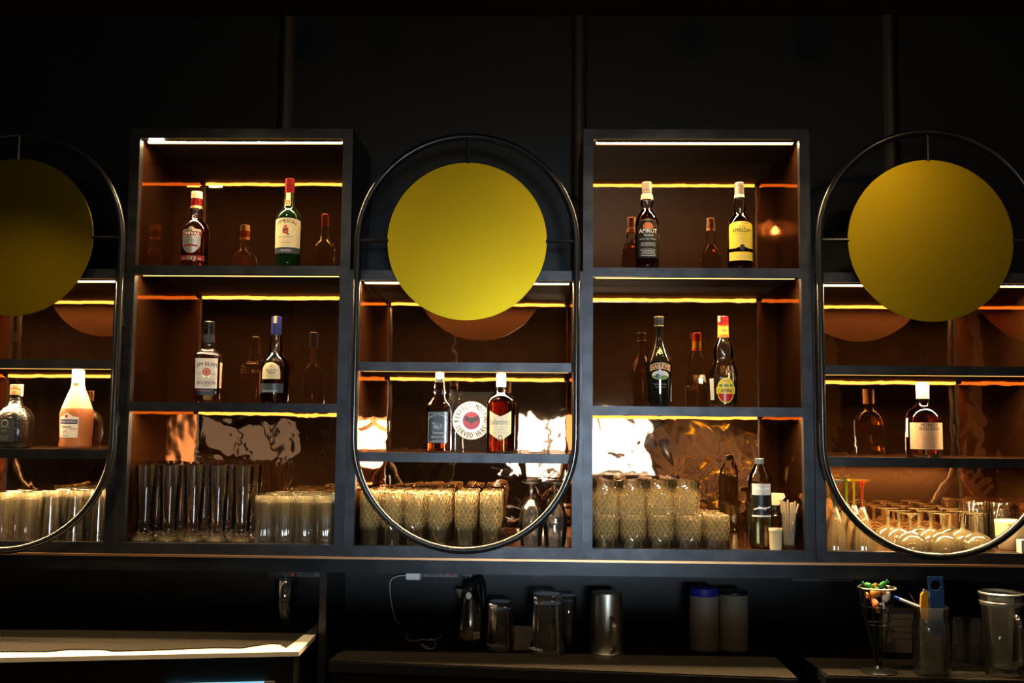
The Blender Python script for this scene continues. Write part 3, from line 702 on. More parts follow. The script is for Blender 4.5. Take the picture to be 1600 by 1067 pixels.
# second shelf
b = Bottle('slim black cream-liqueur bottle with red banner and landscape oval', 1030, ZS2, YB,
    [(0, 0), (15.5, 0), (17, 1.5), (17.6, 6), (19, 35), (20.2, 60), (20.3, 68), (18.6, 74), (15, 82), (11.4, 90), (8.6, 97), (7, 104), (6.4, 112), (6.4, 139)], M['bdark'])
b.cap(7.4, 125, 140, M['black'], groove=132.5); b.lathe('cap_ring', [(7.3, 138.6), (7.8, 138.6), (7.8, 140.4), (7.3, 140.4)], M['gold']); b.lathe('cap_ring', [(7.3, 125), (7.7, 125), (7.7, 126), (7.3, 126)], M['gold'])
def d(s): s.text('B', 1.7, 81, 7.5, 5.2, 0, bold=.02); s.text('A', -3.2, 80, 8.5, 6, 0); s.disc(0, 90, 1, 1, 0)
b.label('neck_mark', -.3, .3, 79.3, 79.6, [M['gold']], d, nu=2, nh=1)
def d(s):
    s.rect(-16.5, 16.5, 53.5, 63, 1, arc=4.2, n=24); s.rect(-15.8, 15.8, 54.3, 62.2, 2, arc=4.2, n=24, lay=.2); s.text('BAILEYS', 0, 55.3, 5.6, 28, 1, arc=4.2, bold=.02, lay=.34)
    s.disc(0, 48, 13.4, 7.2, 1); s.disc(0, 48, 12.6, 6.6, 3, lay=.2); s.disc(0, 48, 12.6, 6.6, 4, lay=.26, k1=.45); s.disc(-3.5, 47, 4.2, 3, 5, lay=.32); s.text('ORIGINAL', 0, 32.6, 3, 22, 6); s.text('Irish Cream', 0, 28.8, 2.6, 16, 6); s.lines(-8, 22, 3, 2, 3, 6)
b.label('front_label', -17.5, 17.5, 20, lambda u: 64+5*(1-(u/17.5)**2), [M['bdark'], M['goldpaper'], M['maroon'], M['lightgrey'], M['green'], M['slate'], M['inkgrey']], d, nu=34)
K = b.K
mb = MB(); mb.box(17.6*K, 18.1*K, -6*K, 6*K, 8*K, 49*K); b_ = obj('tax_strip', mb, M['white'], b.t, False)

b = Bottle('clear gourd-shaped tequila bottle with red cap and yellow neck label', 1131, ZS2, YB,
    [(0, 0), (17.5, 0), (19.2, 1.5), (19.8, 5), (20.3, 20), (21.4, 40), (21.4, 48), (20.4, 57), (18.2, 65), (15.2, 72), (14.4, 74.5), (15, 77), (15.6, 84), (15, 92), (12.6, 99), (9.6, 105), (8, 109), (7.6, 128), (7.2, 140)], M['bclear'])
b.liquid(64, M['water']); b.cap(8.3, 127.5, 141, M['red'], groove=132)
f_ = b.band('neck_label', 109, 127.5, M['yellow'], .5); f_['label'] = 'yellow neck label with orange bands'
K = b.K
b.band('neck_stripe', 108.5, 112.5, M['orange'], .75); b.band('neck_stripe', 125.5, 127.5, M['orange'], .75)
mb = MB(); mb.box(-9.6*K, -5.5*K, -8*K, -6*K, 132*K, 141.4*K); obj('tax_strip', mb, M['paper'], b.t, False)
def d(s): s.text('CAMINO', 0, 117.5, 2.8, 9, 0, bold=.03); 
b.label('neck_lettering', -.2, .2, 118.2, 118.6, [M['inkgrey']], d, off=.8, nu=2, nh=1)
def ov(u): return 19.5*math.sqrt(max(0, 1-(u/14)**2))
def d(s):
    s.disc(0, 25.5, 12.8, 18, 1, k1=.42, lay=.16); s.disc(0, 25.5, 12.8, 18, 2, k0=.42, lay=.16); s.rect(-15, 15, 20.5, 30, 2, n=16, lay=.26); s.text('CAMINO', 0, 22.2, 5.6, 25, 3, bold=.02, lay=.42)
    s.disc(-8, 33, 2.3, 2.3, 4, lay=.24); s.disc(8, 33, 2.3, 2.3, 4, lay=.24); s.disc(0, 33, 4, 2, 4, lay=.24); s.text('TEQUILA', 0, 38, 2, 11, 3, arc=1.5, lay=.3)
b.label('front_label', -14, 14, lambda u: 25.5-ov(u), lambda u: 25.5+ov(u), [M['yellow'], M['red'], M['yellow'], M['ink'], M['green']], d, nu=32)
def d(s): s.lines(-24, 40, 8, 10, 3, 1, t=.8)
b.label('back_label', -33, -20, 11, 44, [M['paperw'], M['lightgrey']], d, nu=12)

# right-hand low unit: pale label bottle with cork cap
b = Bottle('amber whisky bottle with pale cap and peach label beneath the dull olive disc', 1444, ZL, YB+.01,
    [(0, 0), (25, 0), (26.2, 1.2), (26.6, 4), (26.8, 30), (26.6, 57), (25.4, 63), (22.4, 69), (18, 74), (12.5, 77.5), (9.8, 80), (9.2, 84), (9.2, 112)], M['bclear'])
b.liquid(66, M['amber'], h0=6)
b.cap(9.8, 103, 115, M['cork']); b.band('neck_label', 90, 103, M['tan'], .4)
def d(s):
    s.text('MONKEY', 0, 47, 5, 26, 1, bold=.012); s.text('SHOULDER', 0, 41.3, 4.6, 31, 1, bold=.012); s.lines(0, 35.5, 31, 1, 2, 2); s.lines(0, 31, 25, 6, 2.6, 2, t=.5); s.lines(0, 15, 31, 1, 2, 2)
b.label('front_label', -31, 31, 12.5, 53, [M['tan'], M['ink'], M['copperpaper']], d, nu=40, nh=8, off=.3)
def d(s): s.lines(-38, 48, 4, 2, 2, 1)
b.label('side_strip', -42, -35, 31, 60, [M['paperw'], M['lightgrey']], d, nu=8)

# left low unit: squat dark bottle and frosted bottle
b = Bottle('squat dark pebbled rum bottle standing at the left edge of the photo', 21, ZL, YB+.015,
    [(0, 0), (22, 0), (25, 2), (27, 6), (27.8, 20), (27.8, 42), (26.5, 50), (22.5, 57), (16.5, 62.5), (11.6, 66), (9.6, 70), (8.4, 76), (7.8, 81), (7.8, 97)], M['bdarktex'], sh=se(2.6, .8))
b.cap(9.2, 82, 98, M['copper'], groove=90)
K = b.K
mb = MB(); mb.box(6.5*K, 10.4*K, -4.5*K, 1*K, 98*K, 98.6*K); mb.box(9.6*K, 10.6*K, -4.5*K, 1*K, 80*K, 98.4*K); obj('tax_strip', mb, M['paper'], b.t, False)
def d(s): s.disc(-4, 38, 6, 6, 1); s.disc(-4, 38, 4, 4, 0, lay=.2); s.text('OLD MONK', -4, 31, 2.6, 17, 1); s.text('XXX', -4, 25, 3.4, 8, 1); s.lines(-4, 18, 15, 3, 2.6, 1, t=.7)
b.label('front_label', -17, 11, 10, lambda u: 45-.01*(u+3)**2, [M['slatelabel'], M['inkgrey']], d)

b = Bottle('frosted peach bottle with tall white cap and white label', 117.5, ZL, YB,
    [(0, 0), (22, 0), (23.6, 1.5), (24, 6), (23.2, 15), (24, 22), (24.6, 40), (24.8, 54), (23.4, 60), (22.8, 62), (19.6, 71), (14.8, 84), (11, 93), (9.4, 100), (9, 103), (9, 121)], M['frost'], sh=se(2.3, .8))
b.cap(9.3, 101, 122.3, M['white'])
b.body.data.materials.append(M['frostc'])
for pl in b.body.data.polygons: pl.material_index = 1 if pl.center.z > 62*b.K else 0
def lt(u): return 49+6*math.exp(-((u+6)/7)**2)
def d(s):
    s.rect(-22, 10.5, 38.5, 45, 1); s.text('MORNING BLOSSOM', -6, 40, 3.4, 28, 2, bold=.02); s.lines(-8, 34, 20, 2, 1.6, 3, t=.8); s.lines(5, 31, 12, 2, 2.2, 4, t=.7); s.rect(-12, -10.6, 24, 27, 4); s.rect(-10.6, -6, 25.5, 26.6, 4, arc=1.5); s.lines(-10, 20, 14, 1, 2, 3, t=.8); s.disc(-7, 50, 2.4, 2.4, 4)
b.label('front_label', -24, 12, 17.5, lt, [M['paperw'], M['navy'], M['white_ink'], M['inkgrey'], M['red']], d)

# clear bottle among the bottom-shelf items
b = Bottle('clear bottle with black-and-grey label on the bottom shelf beside the straws', 1188, ZB, .075,
    [(0, 0), (15.5, 0), (17, 1.5), (17.6, 5), (17.8, 60), (17.6, 103), (16.2, 110), (13.2, 116), (9.6, 122), (7.4, 126), (6.8, 128), (6.8, 134)], M['bclear'])
b.liquid(100, M['pale']); b.cap(7.3, 127.5, 136, M['slate'])
def d(s):
    s.rect(-16, 16, 81, 98, 1, n=14); s.rect(-11, -3, 89.5, 91.5, 2, arc=.8); s.rect(-2, 4, 89, 91, 2, arc=-.6); s.rect(6, 12, 89.5, 91.5, 2, arc=.6); s.rect(-16, 16, 48, 50.5, 2, n=14); s.rect(-13, 6, 58, 60, 2, arc=2); s.rect(-6, 14, 62, 64, 2, arc=-1.5); s.lines(0, 53, 18, 1, 2, 3, t=.8); s.lines(0, 84, 24, 1, 2, 3, t=.8)
b.label('front_label', -16, 16, 48, 98, [M['labelblack'], M['lightgrey'], M['white_ink'], M['slate']], d, nu=30)

# ------------------------------------------------------------------ glasses
ORD = ['first', 'second', 'third', 'fourth', 'fifth', 'sixth']
def glass_mesh(name, out, inn, mat, n=48, sh=None):
    "closed wall: outer profile upwards, inner profile downwards"
    mb = MB(); mb.lathe([(0, out[0][1])]+out+inn, n, sh=sh)
    return obj(name, mb, mat, ang=50)
def up(out, inn, H):
    "turn a glass over"
    o = [(r, H-h) for r, h in out]; i = [(r, H-h) for r, h in inn]
    return o[::-1], i[::-1]
def upturned(name, out, inn, H, mat, n=48, sh=None):
    mb = MB(); mb.lathe([(r, H-h) for r, h in ([(0, out[0][1])]+out+inn)][::-1], n, sh=sh)
    return obj(name, mb, mat, ang=50)
def place(proto, used, loc, label, cat, group, rz=0, rx=0):
    o = proto if not used else dup(proto, loc, rz)
    used.append(1)
    o.location = loc; o.rotation_euler = (rx, 0, rz)
    tag(o, label, cat, group); return o
def ribs(k, a): return lambda p: (1+a*math.cos(k*p),)*2
EPS = .0006

# tall footed beer glasses
H = .256
pil = glass_mesh('footed_beer_glass', [(.038, 0), (.0405, .002), (.0405, .006), (.034, .012), (.026, .022), (.0245, .030), (.026, .040), (.028, .07), (.033, .16), (.0385, H)],
    [(.036, H), (.0305, .16), (.0255, .08), (.020, .064), (0, .060)], M['clear'], 40)
used = []
for c in range(5):
    for r in range(2):
        x = -1.386+.044+.0835*c; y = .062+.104*r
        pos = '%s from the left, %s row' % (ORD[c], 'front' if r == 0 else 'back')
        place(pil, used, (x, y, ZB+EPS), 'tall clear footed beer glass in the left-hand tall unit, %s' % pos, 'beer glass', 'tall footed beer glasses', random.random()*6)
# ribbed tumblers turned over
H = .160; R0 = .0325
rib = upturned('ribbed_tumbler', [(R0-.002, 0), (R0, .003), (R0, H)], [(R0-.0028, H), (R0-.0032, .022), (0, .018)], H, M['ribbed'], 96, ribs(24, .018))
used = []
for c in range(4):
    for r in range(4):
        x = -.717-(3-c)*.0695; y = .045+.075*r
        place(rib, used, (x, y, ZB+EPS), 'upturned ribbed clear tumbler beside the tall footed glasses, %s column from left, %s row' % (ORD[c], 'front' if r == 0 else ORD[r]), 'tumbler', 'ribbed tumblers beside the footed glasses', random.random()*6)
for c in range(2):
    for r in range(3):
        x = X(45-c*39, .07, ZB); y = .05+.08*r
        place(rib, used, (x, y, ZB+EPS), 'upturned ribbed tumbler at the left edge of the photo, %s from edge, %s row' % (ORD[1-c], 'front' if r == 0 else ORD[r]), 'tumbler', 'ribbed tumblers at the photo edge', random.random()*6)
# plain tumblers turned over
H = .168; R0 = .039
pl = upturned('plain_tumbler', [(.030, 0), (.032, .003), (.034, .06), (R0, H)], [(R0-.002, H), (.031, .06), (.0295, .020), (0, .016)], H, M['tumbler'], 44)
used = []
for c in range(3):
    for r in range(4):
        x = -1.454-.042-(2-c)*.083; y = .055+.083*r
        place(pl, used, (x, y, ZB+EPS), 'upturned plain clear tumbler behind the left hoop, %s column from left, %s row' % (ORD[c], 'front' if r == 0 else ORD[r]), 'tumbler', 'plain tumblers behind the left hoop')
# cut highballs turned over
H = .176; R0 = .0362
hb = upturned('cut_highball_glass', [(R0-.003, 0), (R0-.0005, .004), (R0, .02), (R0, H)], [(R0-.0025, H), (R0-.003, .024), (0, .018)], H, M['cuttall'], 56)
used = []
for c, px in enumerate([578.5, 613, 648, 685, 727, 766]):
    for r in range(4):
        x = X(px, .055, ZB+.02); y = .048+.076*r
        place(hb, used, (x, y, ZB+EPS), 'upturned diamond-cut highball glass behind the middle hoop, %s column from left, %s row' % (ORD[c], 'front' if r == 0 else ORD[r]), 'highball glass', 'cut highball glasses behind the middle hoop', random.random()*6)
# rocks glasses: upturned layer with a second layer standing on it
H = .1095; R0 = .0448
rk = upturned('cut_rocks_glass', [(R0-.004, 0), (R0-.001, .004), (R0, .02), (R0, H)], [(R0-.0028, H), (R0-.0035, .020), (0, .015)], H, M['cutlow'], 64)
used = []
RX = [.2265+.0925*i for i in range(5)]
for c in range(5):
    for r in range(3):
        place(rk, used, (RX[c], .052+.093*r, ZB+EPS), 'upturned cut rocks glass in the lower layer beside the clear bottle, %s column, %s row' % (ORD[c], 'front' if r == 0 else ORD[r]), 'rocks glass', 'cut rocks glasses in two layers', random.random()*6)
for c in range(4):
    for r in range(2):
        x = .2265+.0905*c
        place(rk, used, (x, .060+.093*r, ZB+2*EPS+2*H+.0005), 'cut rocks glass standing upright on the lower layer, %s from left, %s row' % (ORD[c], 'front' if r == 0 else 'back'), 'rocks glass', 'cut rocks glasses in two layers', random.random()*6, PI)
# stemware: bowl, stem and foot, all turned over (rim down)
def stemware(name, bowl_o, bowl_i, stem, foot, mats, H, n=44, sh=None):
    t = thing(name, 'x x x x', 'glass')
    mb = MB(); mb.lathe(bowl_o+bowl_i[::-1], n, sh=sh); obj('bowl', mb, mats[0], t, ang=60)
    mb = MB(); mb.lathe(stem, 20); obj('stem', mb, mats[1], t, ang=60)
    mb = MB(); mb.lathe(foot, 40); obj('foot', mb, mats[1], t, ang=60)
    return t
H = .214
wg = stemware('wine_glass', [(.0335, 0), (.039, .045), (.0405, .075), (.038, .105), (.030, .130), (.017, .150), (.006, .160), (0, .161)],
    [(.0320, 0), (.0375, .045), (.039, .075), (.0365, .105), (.0285, .128), (.016, .1465), (.005, .155), (0, .156)],
    [(0, .159), (.006, .160), (.0042, .172), (.0045, .19), (.008, .204), (0, .2045)], [(0, .203), (.008, .203), (.030, .209), (.035, .211), (.035, .2135), (0, .214)], [M['cleargl'], M['cleargl']], H)
used = []
for (x, y), lb in zip([(-.024, .055), (.058, .06), (-.022, .145), (.059, .15), (-.021, .235)], ['in front, left of the pair', 'in front, right of the pair', 'second in the left file', 'second in the right file', 'last in the left file']):
    place(wg, used, (x, y, ZB+EPS), 'upturned clear wine glass beside the cut highballs, %s' % lb, 'wine glass', 'upturned wine glasses')
# colour-stemmed flutes
def tinted(n, c): return glassy(n, c, refr=.3, scatter=.10, scatter_col=c, fgain=1.5)
SC = {'orange': tinted('orange_glass', (1, .36, .05)), 'yellow': tinted('yellow_glass', (.95, .80, .08)), 'green': tinted('green_glass', (.55, .75, .10)), 'blue': tinted('blue_glass', (.25, .60, .75))}
H = .232
for (x, y), c, lb in [((.994, .06), 'blue', 'half hidden by the black post'), ((1.086, .06), 'orange', 'nearest the dome-shaped glasses'), ((1.086, .15), 'yellow', 'behind the orange one'), ((1.088, .24), 'green', 'last behind the orange one')]:
    f = stemware('flute_glass', [(.041, 0), (.040, .02), (.033, .06), (.021, .105), (.009, .135), (.005, .140), (0, .1405)], [(.0395, 0), (.0385, .02), (.0315, .06), (.0195, .103), (.0075, .130), (0, .133)],
        [(0, .139), (.0055, .140), (.0042, .16), (.0045, .205), (.010, .222), (0, .2222)], [(0, .220), (.010, .221), (.030, .227), (.036, .229), (.036, .2315), (0, .232)], [M['coupe'], SC[c]], H, 48, ribs(12, .03))
    f.location = (x, y, ZB+EPS); tag(f, 'upturned flute glass with %s stem and foot, %s' % (c, lb), 'flute glass', 'colour-stemmed flute glasses')
# coupes
H = .126
cp = stemware('coupe_glass', [(.0525, 0), (.0535, .012), (.050, .030), (.040, .046), (.024, .057), (.008, .063), (0, .0635)], [(.051, 0), (.052, .012), (.0485, .029), (.0385, .044), (.022, .054), (.006, .059), (0, .060)],
    [(0, .062), (.008, .0625), (.0058, .068), (.0065, .078), (.0048, .095), (.006, .112), (.012, .118), (0, .1182)], [(0, .116), (.012, .117), (.033, .121), (.0385, .1225), (.0385, .1255), (0, .126)], [M['coupe'], M['coupe']], H, 56, ribs(28, .008))
used = []
for c in range(3):
    for r in range(3):
        place(cp, used, (1.243+.1085*c, .058+.1085*r, ZB+EPS), 'upturned dome-shaped coupe glass under the dull olive disc, %s column from left, %s row' % (ORD[c], 'front' if r == 0 else ORD[r]), 'coupe glass', 'upturned coupe glasses')
# dark tumblers at the right end
H = .150; R0 = .0385
dk = upturned('plain_tumbler', [(.032, 0), (.034, .003), (R0, H)], [(R0-.002, H), (.031, .022), (0, .018)], H, M['tumbler'], 44)
used = []
for (x, y), lb in zip([(1.5795, .310), (1.6225, .235), (1.540, .245)], ['in the far back corner', 'behind the cream tub', 'between coupes and tub']):
    place(dk, used, (x, y, ZB+EPS), 'upturned plain tumbler at the right edge of photo, %s' % lb, 'tumbler', 'plain tumblers at the right edge')
# cream tub and carton at the right edge
t = thing('plastic_tub', 'cream plastic tub behind the right-hand hoop at the edge of the photo', 'tub', (1.600, .115, ZB+EPS))
mb = MB(); mb.lathe([(0, 0), (.036, 0), (.040, .004), (.048, .045), (.049, .090), (.0475, .090), (.046, .045), (.038, .007), (0, .006)], 48); obj('tub_body', mb, M['cream'], t)
mb = MB(); mb.lathe([(0, .0885), (.0505, .0885), (.0505, .097), (.048, .099), (0, .099)], 48); obj('lid', mb, M['cream'], t)
t = thing('small_carton', 'small white striped carton in front of the cream tub', 'carton', (1.622, .030, ZB+EPS))
mb = MB(); mb.box(-.036, .036, -.018, .018, 0, .042); obj('carton_box', mb, M['paperw'], t, False)
for k, x in enumerate((-.026, -.012, .004, .018)):
    mb = MB(); mb.box(x, x+.005, -.0186, -.0179, .002, .040); obj('printed_stripe', mb, [M['lightgrey'], M['slate'], M['lightgrey'], M['inkgrey']][k], t, False)
# straw glass, cup and spray bottle
gx = X(1239, .06, ZB+.02)-.012
H = .12
t = thing('straw_glass', 'clear glass full of beige paper straws beside the black post', 'glass', (gx, .06, ZB+EPS))
mb = MB(); mb.lathe([(0, 0), (.028, 0), (.030, .003), (.036, H), (.0345, H), (.0285, .014), (0, .012)], 44); obj('glass_body', mb, M['cleargl'], t, ang=50)
for k in range(13):
    a = 2*PI*k/13; q = .5+.5*random.random()
    b0 = Vector((.016*math.cos(a)*q, .016*math.sin(a)*q, .013)); b1 = Vector((.029*math.cos(a)*q+(.0 if k else .0), .029*math.sin(a)*q, .150+.014*random.random()))
    if k == 3: b0 = Vector((-.010, -.018, .013)); b1 = Vector((.028, -.014, .150))
    s_ = MB(); s_.tube([b0, b1], .0031, 8); o = obj('paper_straw', s_, M['straw'])
    o.location = (gx, .06, ZB+EPS); tag(o, 'beige paper straw %s standing in the straw glass' % ('leaning across the others' if k == 3 else 'in the upright bunch'), 'straw', 'paper straws in the glass')
t = thing('paper_cup', 'small cream paper cup in front of the straw glass', 'cup', (X(1214, .035, ZB)-.004, .034, ZB+EPS))
mb = MB(); mb.lathe([(0, 0), (.0195, 0), (.0215, .064), (.0225, .066), (.0215, .068), (.0200, .066), (.0185, .003), (0, .003)], 36); obj('cup_body', mb, M['cream'], t)
mb = MB(); mb.lathe([(.0217, .060), (.0232, .061), (.0232, .069), (.0217, .070), (.0205, .069)], 36); obj('rim', mb, M['cream'], t)
t = thing('spray_bottle', 'small spray bottle with cream trigger head behind the straw glass', 'spray bottle', (gx-.02, .175, ZB+EPS))
mb = MB(); mb.lathe([(0, 0), (.030, 0), (.032, .004), (.032, .085), (.026, .10), (.012, .112), (.012, .120), (0, .120)], 36); obj('bottle_body', mb, M['bclear'], t)
mb = MB(); mb.lathe([(0, .118), (.015, .118), (.015, .136), (0, .136)], 28); obj('collar', mb, M['black'], t)
mb = MB(); mb.prism([(-.050, .160), (-.046, .172), (-.030, .178), (.030, .176), (.034, .164), (.020, .150), (.012, .136), (-.012, .136), (-.018, .152), (-.030, .157)], -.011, .011); obj('trigger_head', mb, M['cream'], t, False)
mb = MB(); mb.prism([(-.032, .157), (-.026, .156), (-.026, .140), (-.034, .128), (-.038, .130), (-.031, .142)], -.005, .005); obj('trigger', mb, M['cream'], t, False)

# ------------------------------------------------------------------ ceiling spots
for i, (x, y) in enumerate([(q[0], -.74) for q in SPOTS]+[(q[0], q[1]) for q in ADDED_SPOTS]):
    lb = ['above the left counter', 'above the left-hand tall unit', 'above the right-hand tall unit', 'above the golden right shelves', 'above the middle counter', 'added over the customers bar at left', 'added over the middle of the customers bar', 'added over the customers bar at right', 'added to light the yellow plant'][i]
    t = thing('ceiling_spotlight', 'small black ceiling spotlight %s, seen only as a reflection' % lb, 'spotlight', (x, y, 3.02), 0, 'ceiling spotlights')
    mb = MB(); mb.tube([(0, 0, .10), (0, 0, .2145)], .006, 10); obj('rod', mb, M['black'], t)
    mb = MB(); mb.lathe([(0, .10), (.034, .10), (.036, .098), (.036, .012), (.034, .012), (.034, .094), (0, .094)], 28); obj('housing', mb, M['black'], t)
    mb = MB(); mb.lathe([(0, .050), (.033, .050), (.033, .056), (0, .056)], 28); obj('lens', mb, M['bulb'], t)

# ------------------------------------------------------------------ counters under the ledge
ZC, ZCL = .89, .95
def gy(px, py, z): return on(px, py, z)
M['lamp_dark'] = pbr('dark_counter_front', (.010, .010, .011), .45)
# left counter: white worktop, front edge and right edge as in the photo
fl, fr, br = on(-60, 1029, ZCL), on(467, 1018, ZCL), on(497, 986, ZCL)
t = thing('back_counter', 'white-topped left counter with a brightly lit worn edge', 'counter', (-1.7, fr.y, 0))
def top_poly(pts, z0, z1, mat, par, name):
    mb = MB(); n = len(pts)
    mb.add([(x-par.location.x, y-par.location.y, z0) for x, y in pts]+[(x-par.location.x, y-par.location.y, z1) for x, y in pts],
           [tuple(range(n))[::-1], tuple(range(n, 2*n))]+[(i, (i+1) % n, (i+1) % n+n, i+n) for i in range(n)])
    return obj(name, mb, mat, par, False)
LX = -2.6
yl = fl.y+(fl.y-fr.y)*(LX-fl.x)/(fl.x-fr.x)
LP = [(LX, yl), (fr.x, fr.y), (br.x, WY-.004), (LX, WY-.004)]
top_poly(LP, ZCL-.014, ZCL, M['whiteedge'], t, 'worktop')
IN = [(LX, yl+.02), (fr.x-.02, fr.y+.02), (br.x-.02, WY-.004), (LX, WY-.004)]
top_poly(IN, .0, ZCL-.014, M['lamp_dark'], t, 'cabinet_body')
sc = on(258, 1063.5, ZCL-.09); sd = on(405, 1061.5, ZCL-.09)
fy = lambda x: fr.y+(fl.y-fr.y)*(x-fr.x)/(fl.x-fr.x)
dy = fy(at(258, 1063, fr.y).x)+.004
x0, x1 = at(258, 1063, dy).x, at(405, 1061.5, dy).x; zt = at(330, 1071.5, dy).z
def slab(name, xa, xb, dz, mat):
    return top_poly([(xa, fy(xa)+.004), (xb, fy(xb)+.004), (xb, fy(xb)+.0195), (xa, fy(xa)+.0195)], zt-.25, zt+dz, mat, t, name)
o = slab('lit_display', x0, x1, 0, M['screen']); o['label'] = 'pale blue lit display on the counter front'
slab('display_frame', x1+.0005, x1+.030, .0005, M['greyp'])
def matmat(name, k):
    m, tr, N, L, p, out = nt(name)
    tc = N.new('ShaderNodeTexCoord'); mp = N.new('ShaderNodeMapping'); mp.inputs['Rotation'].default_value = (0, 0, PI/4); mp.inputs['Scale'].default_value = (k, k, k); L.new(tc.outputs['Object'], mp.inputs[0])
    sp = N.new('ShaderNodeSeparateXYZ'); L.new(mp.outputs[0], sp.inputs[0])
    def Mt(op, a, b=None):
        n = N.new('ShaderNodeMath'); n.operation = op
        for i, x in enumerate((a, b)):
            if x is None: continue
            if isinstance(x, (int, float)): n.inputs[i].default_value = x
            else: L.new(x, n.inputs[i])
        return n.outputs[0]
    hh = Mt('MINIMUM', Mt('ABSOLUTE', Mt('SINE', sp.outputs[0])), Mt('ABSOLUTE', Mt('SINE', sp.outputs[1])))
    mr = N.new('ShaderNodeMapRange'); mr.inputs[1].default_value = .38; mr.inputs[2].default_value = .62; L.new(hh, mr.inputs[0])
    mx = N.new('ShaderNodeMix'); mx.data_type = 'RGBA'; mx.inputs[6].default_value = (.045, .036, .024, 1); mx.inputs[7].default_value = (.006, .006, .006, 1); L.new(mr.outputs[0], mx.inputs[0]); L.new(mx.outputs[2], p.inputs['Base Color'])  # ridges of the black mat tan: their lit sheen put into the colour
    p.inputs['Roughness'].default_value = .6; p.inputs['Specular IOR Level'].default_value = .12
    b = N.new('ShaderNodeBump'); b.invert = True; b.inputs['Distance'].default_value = .003; L.new(mr.outputs[0], b.inputs['Height']); L.new(b.outputs[0], p.inputs['Normal'])
    return m
M['mat'] = matmat('woven_bar_mat', 300)
def bar_mat(label, front, back, z, seed):
    "front: list of (x,y) from left to right along the free edge; back: matching points; gently rippled"
    rnd = random.Random(seed); n = len(front); mb = MB(); m = 8; vs = []
    for (a, b) in zip(front, back):
        for j in range(m+1):
            q = j/m; vs.append((a[0]+(b[0]-a[0])*q, a[1]+(b[1]-a[1])*q, z+.0012+.0012*rnd.random()))
    q = m+1; N0 = len(vs)
    vs2 = [(x, y, zz+.0028) for x, y, zz in vs]; fs = []
    for i in range(n-1):
        for j in range(m):
            a, b, c, d = i*q+j, (i+1)*q+j, (i+1)*q+j+1, i*q+j+1
            fs += [(a+N0, b+N0, c+N0, d+N0), (d, c, b, a)]
        fs += [(i*q, (i+1)*q, (i+1)*q+N0, i*q+N0), ((i+1)*q+m, i*q+m, i*q+m+N0, (i+1)*q+m+N0)]
    for j in range(m):
        fs += [(j+1, j, j+N0, j+1+N0), ((n-1)*q+j, (n-1)*q+j+1, (n-1)*q+j+1+N0, (n-1)*q+j+N0)]
    c = (sum(v[0] for v in front)/n, front[0][1]+.1, z)
    mb.add([(x-c[0], y-c[1], zz-c[2]) for x, y, zz in vs+vs2], fs)
    o = obj('bar_mat', mb, M['mat'], None, True, loc=c); tag(o, label, 'bar mat', 'woven bar mats'); return o
# left mat: free edge wavers, leaving the white edge bare
px = [(-420, 1030), (-60, 1022), (0, 1019.5), (70, 1019.5), (110, 1016), (160, 1016), (175, 1018.5), (240, 1017), (300, 1014.5), (345, 1013), (375, 1014), (400, 1010), (425, 1006.5), (440, 1007.5), (447, 1013)]
fpts = [(lambda p: (p.x, p.y))(on(a, b, ZCL)) for a, b in px]
bpts = [(x+ (0 if i < 14 else .10), .33) for i, (x, y) in enumerate(fpts)]
bpts[-1] = (fpts[-1][0]+.012, .33); fpts[-2] = (fpts[-2][0]-.006, fpts[-2][1]); 
bar_mat('black woven bar mat on the white-topped left counter', fpts, bpts, ZCL, 3)

def counter(label, a, b, z):
    t = thing('back_counter', label, 'counter', ((a.x+b.x)/2, a.y, 0)); yb = WY-.004
    top_poly([(a.x, a.y), (b.x, b.y), (b.x, yb), (a.x, yb)], z-.03, z, M['lam'], t, 'worktop')
    top_poly([(a.x+.012, a.y+.02), (b.x-.012, b.y+.02), (b.x-.012, yb), (a.x+.012, yb)], 0, z-.03, M['lamp_dark'], t, 'cabinet_body')
    return t
c0, c1 = on(514, 1034, ZC), on(1246, 1062, ZC); c2 = on(1290, 1057.5, ZC); c3 = on(1640, 1067, ZC)
yf = (c0.y+c1.y)/2
counter('black middle counter carrying the kettle and the steel pitcher', c0+Vector((0, -.004, 0)), c1+Vector((0, -.004, 0)), ZC)
counter('black right counter carrying the wire cone and glass mug', c2+Vector((0, -.004, 0)), c3+(c3-c2)*.15+Vector((0, -.004, 0)), ZC)
def row(a, b, n, bx=0, wob=.002, seed=1):
    rnd = random.Random(seed); f = []; k = []
    for i in range(n):
        q = i/(n-1); x = a.x+(b.x-a.x)*q; y = a.y+(b.y-a.y)*q+rnd.random()*wob
        f.append((x, y)); k.append((x+bx*(1-q), .30))
    return f, k
f, k = row(c0, c1, 40, .045, .003, 5); bar_mat('long black woven bar mat on the middle counter', f, k, ZC, 6)
f, k = row(c2+Vector((.01, 0, 0)), c3, 20, -.03, .002, 8); bar_mat('black woven bar mat on the right counter', f, k, ZC, 9)
# divider between the counters
dv = at(497, 940, .05)
mb = MB(); mb.box(-.012, .012, 0, WY-.004-.05, 0, ZB-.036-.054); o = obj('divider_panel', mb, M['lam'], None, False, loc=(dv.x+.016, .05, 0)); tag(o, 'upright black divider panel between left and middle counters', 'panel')

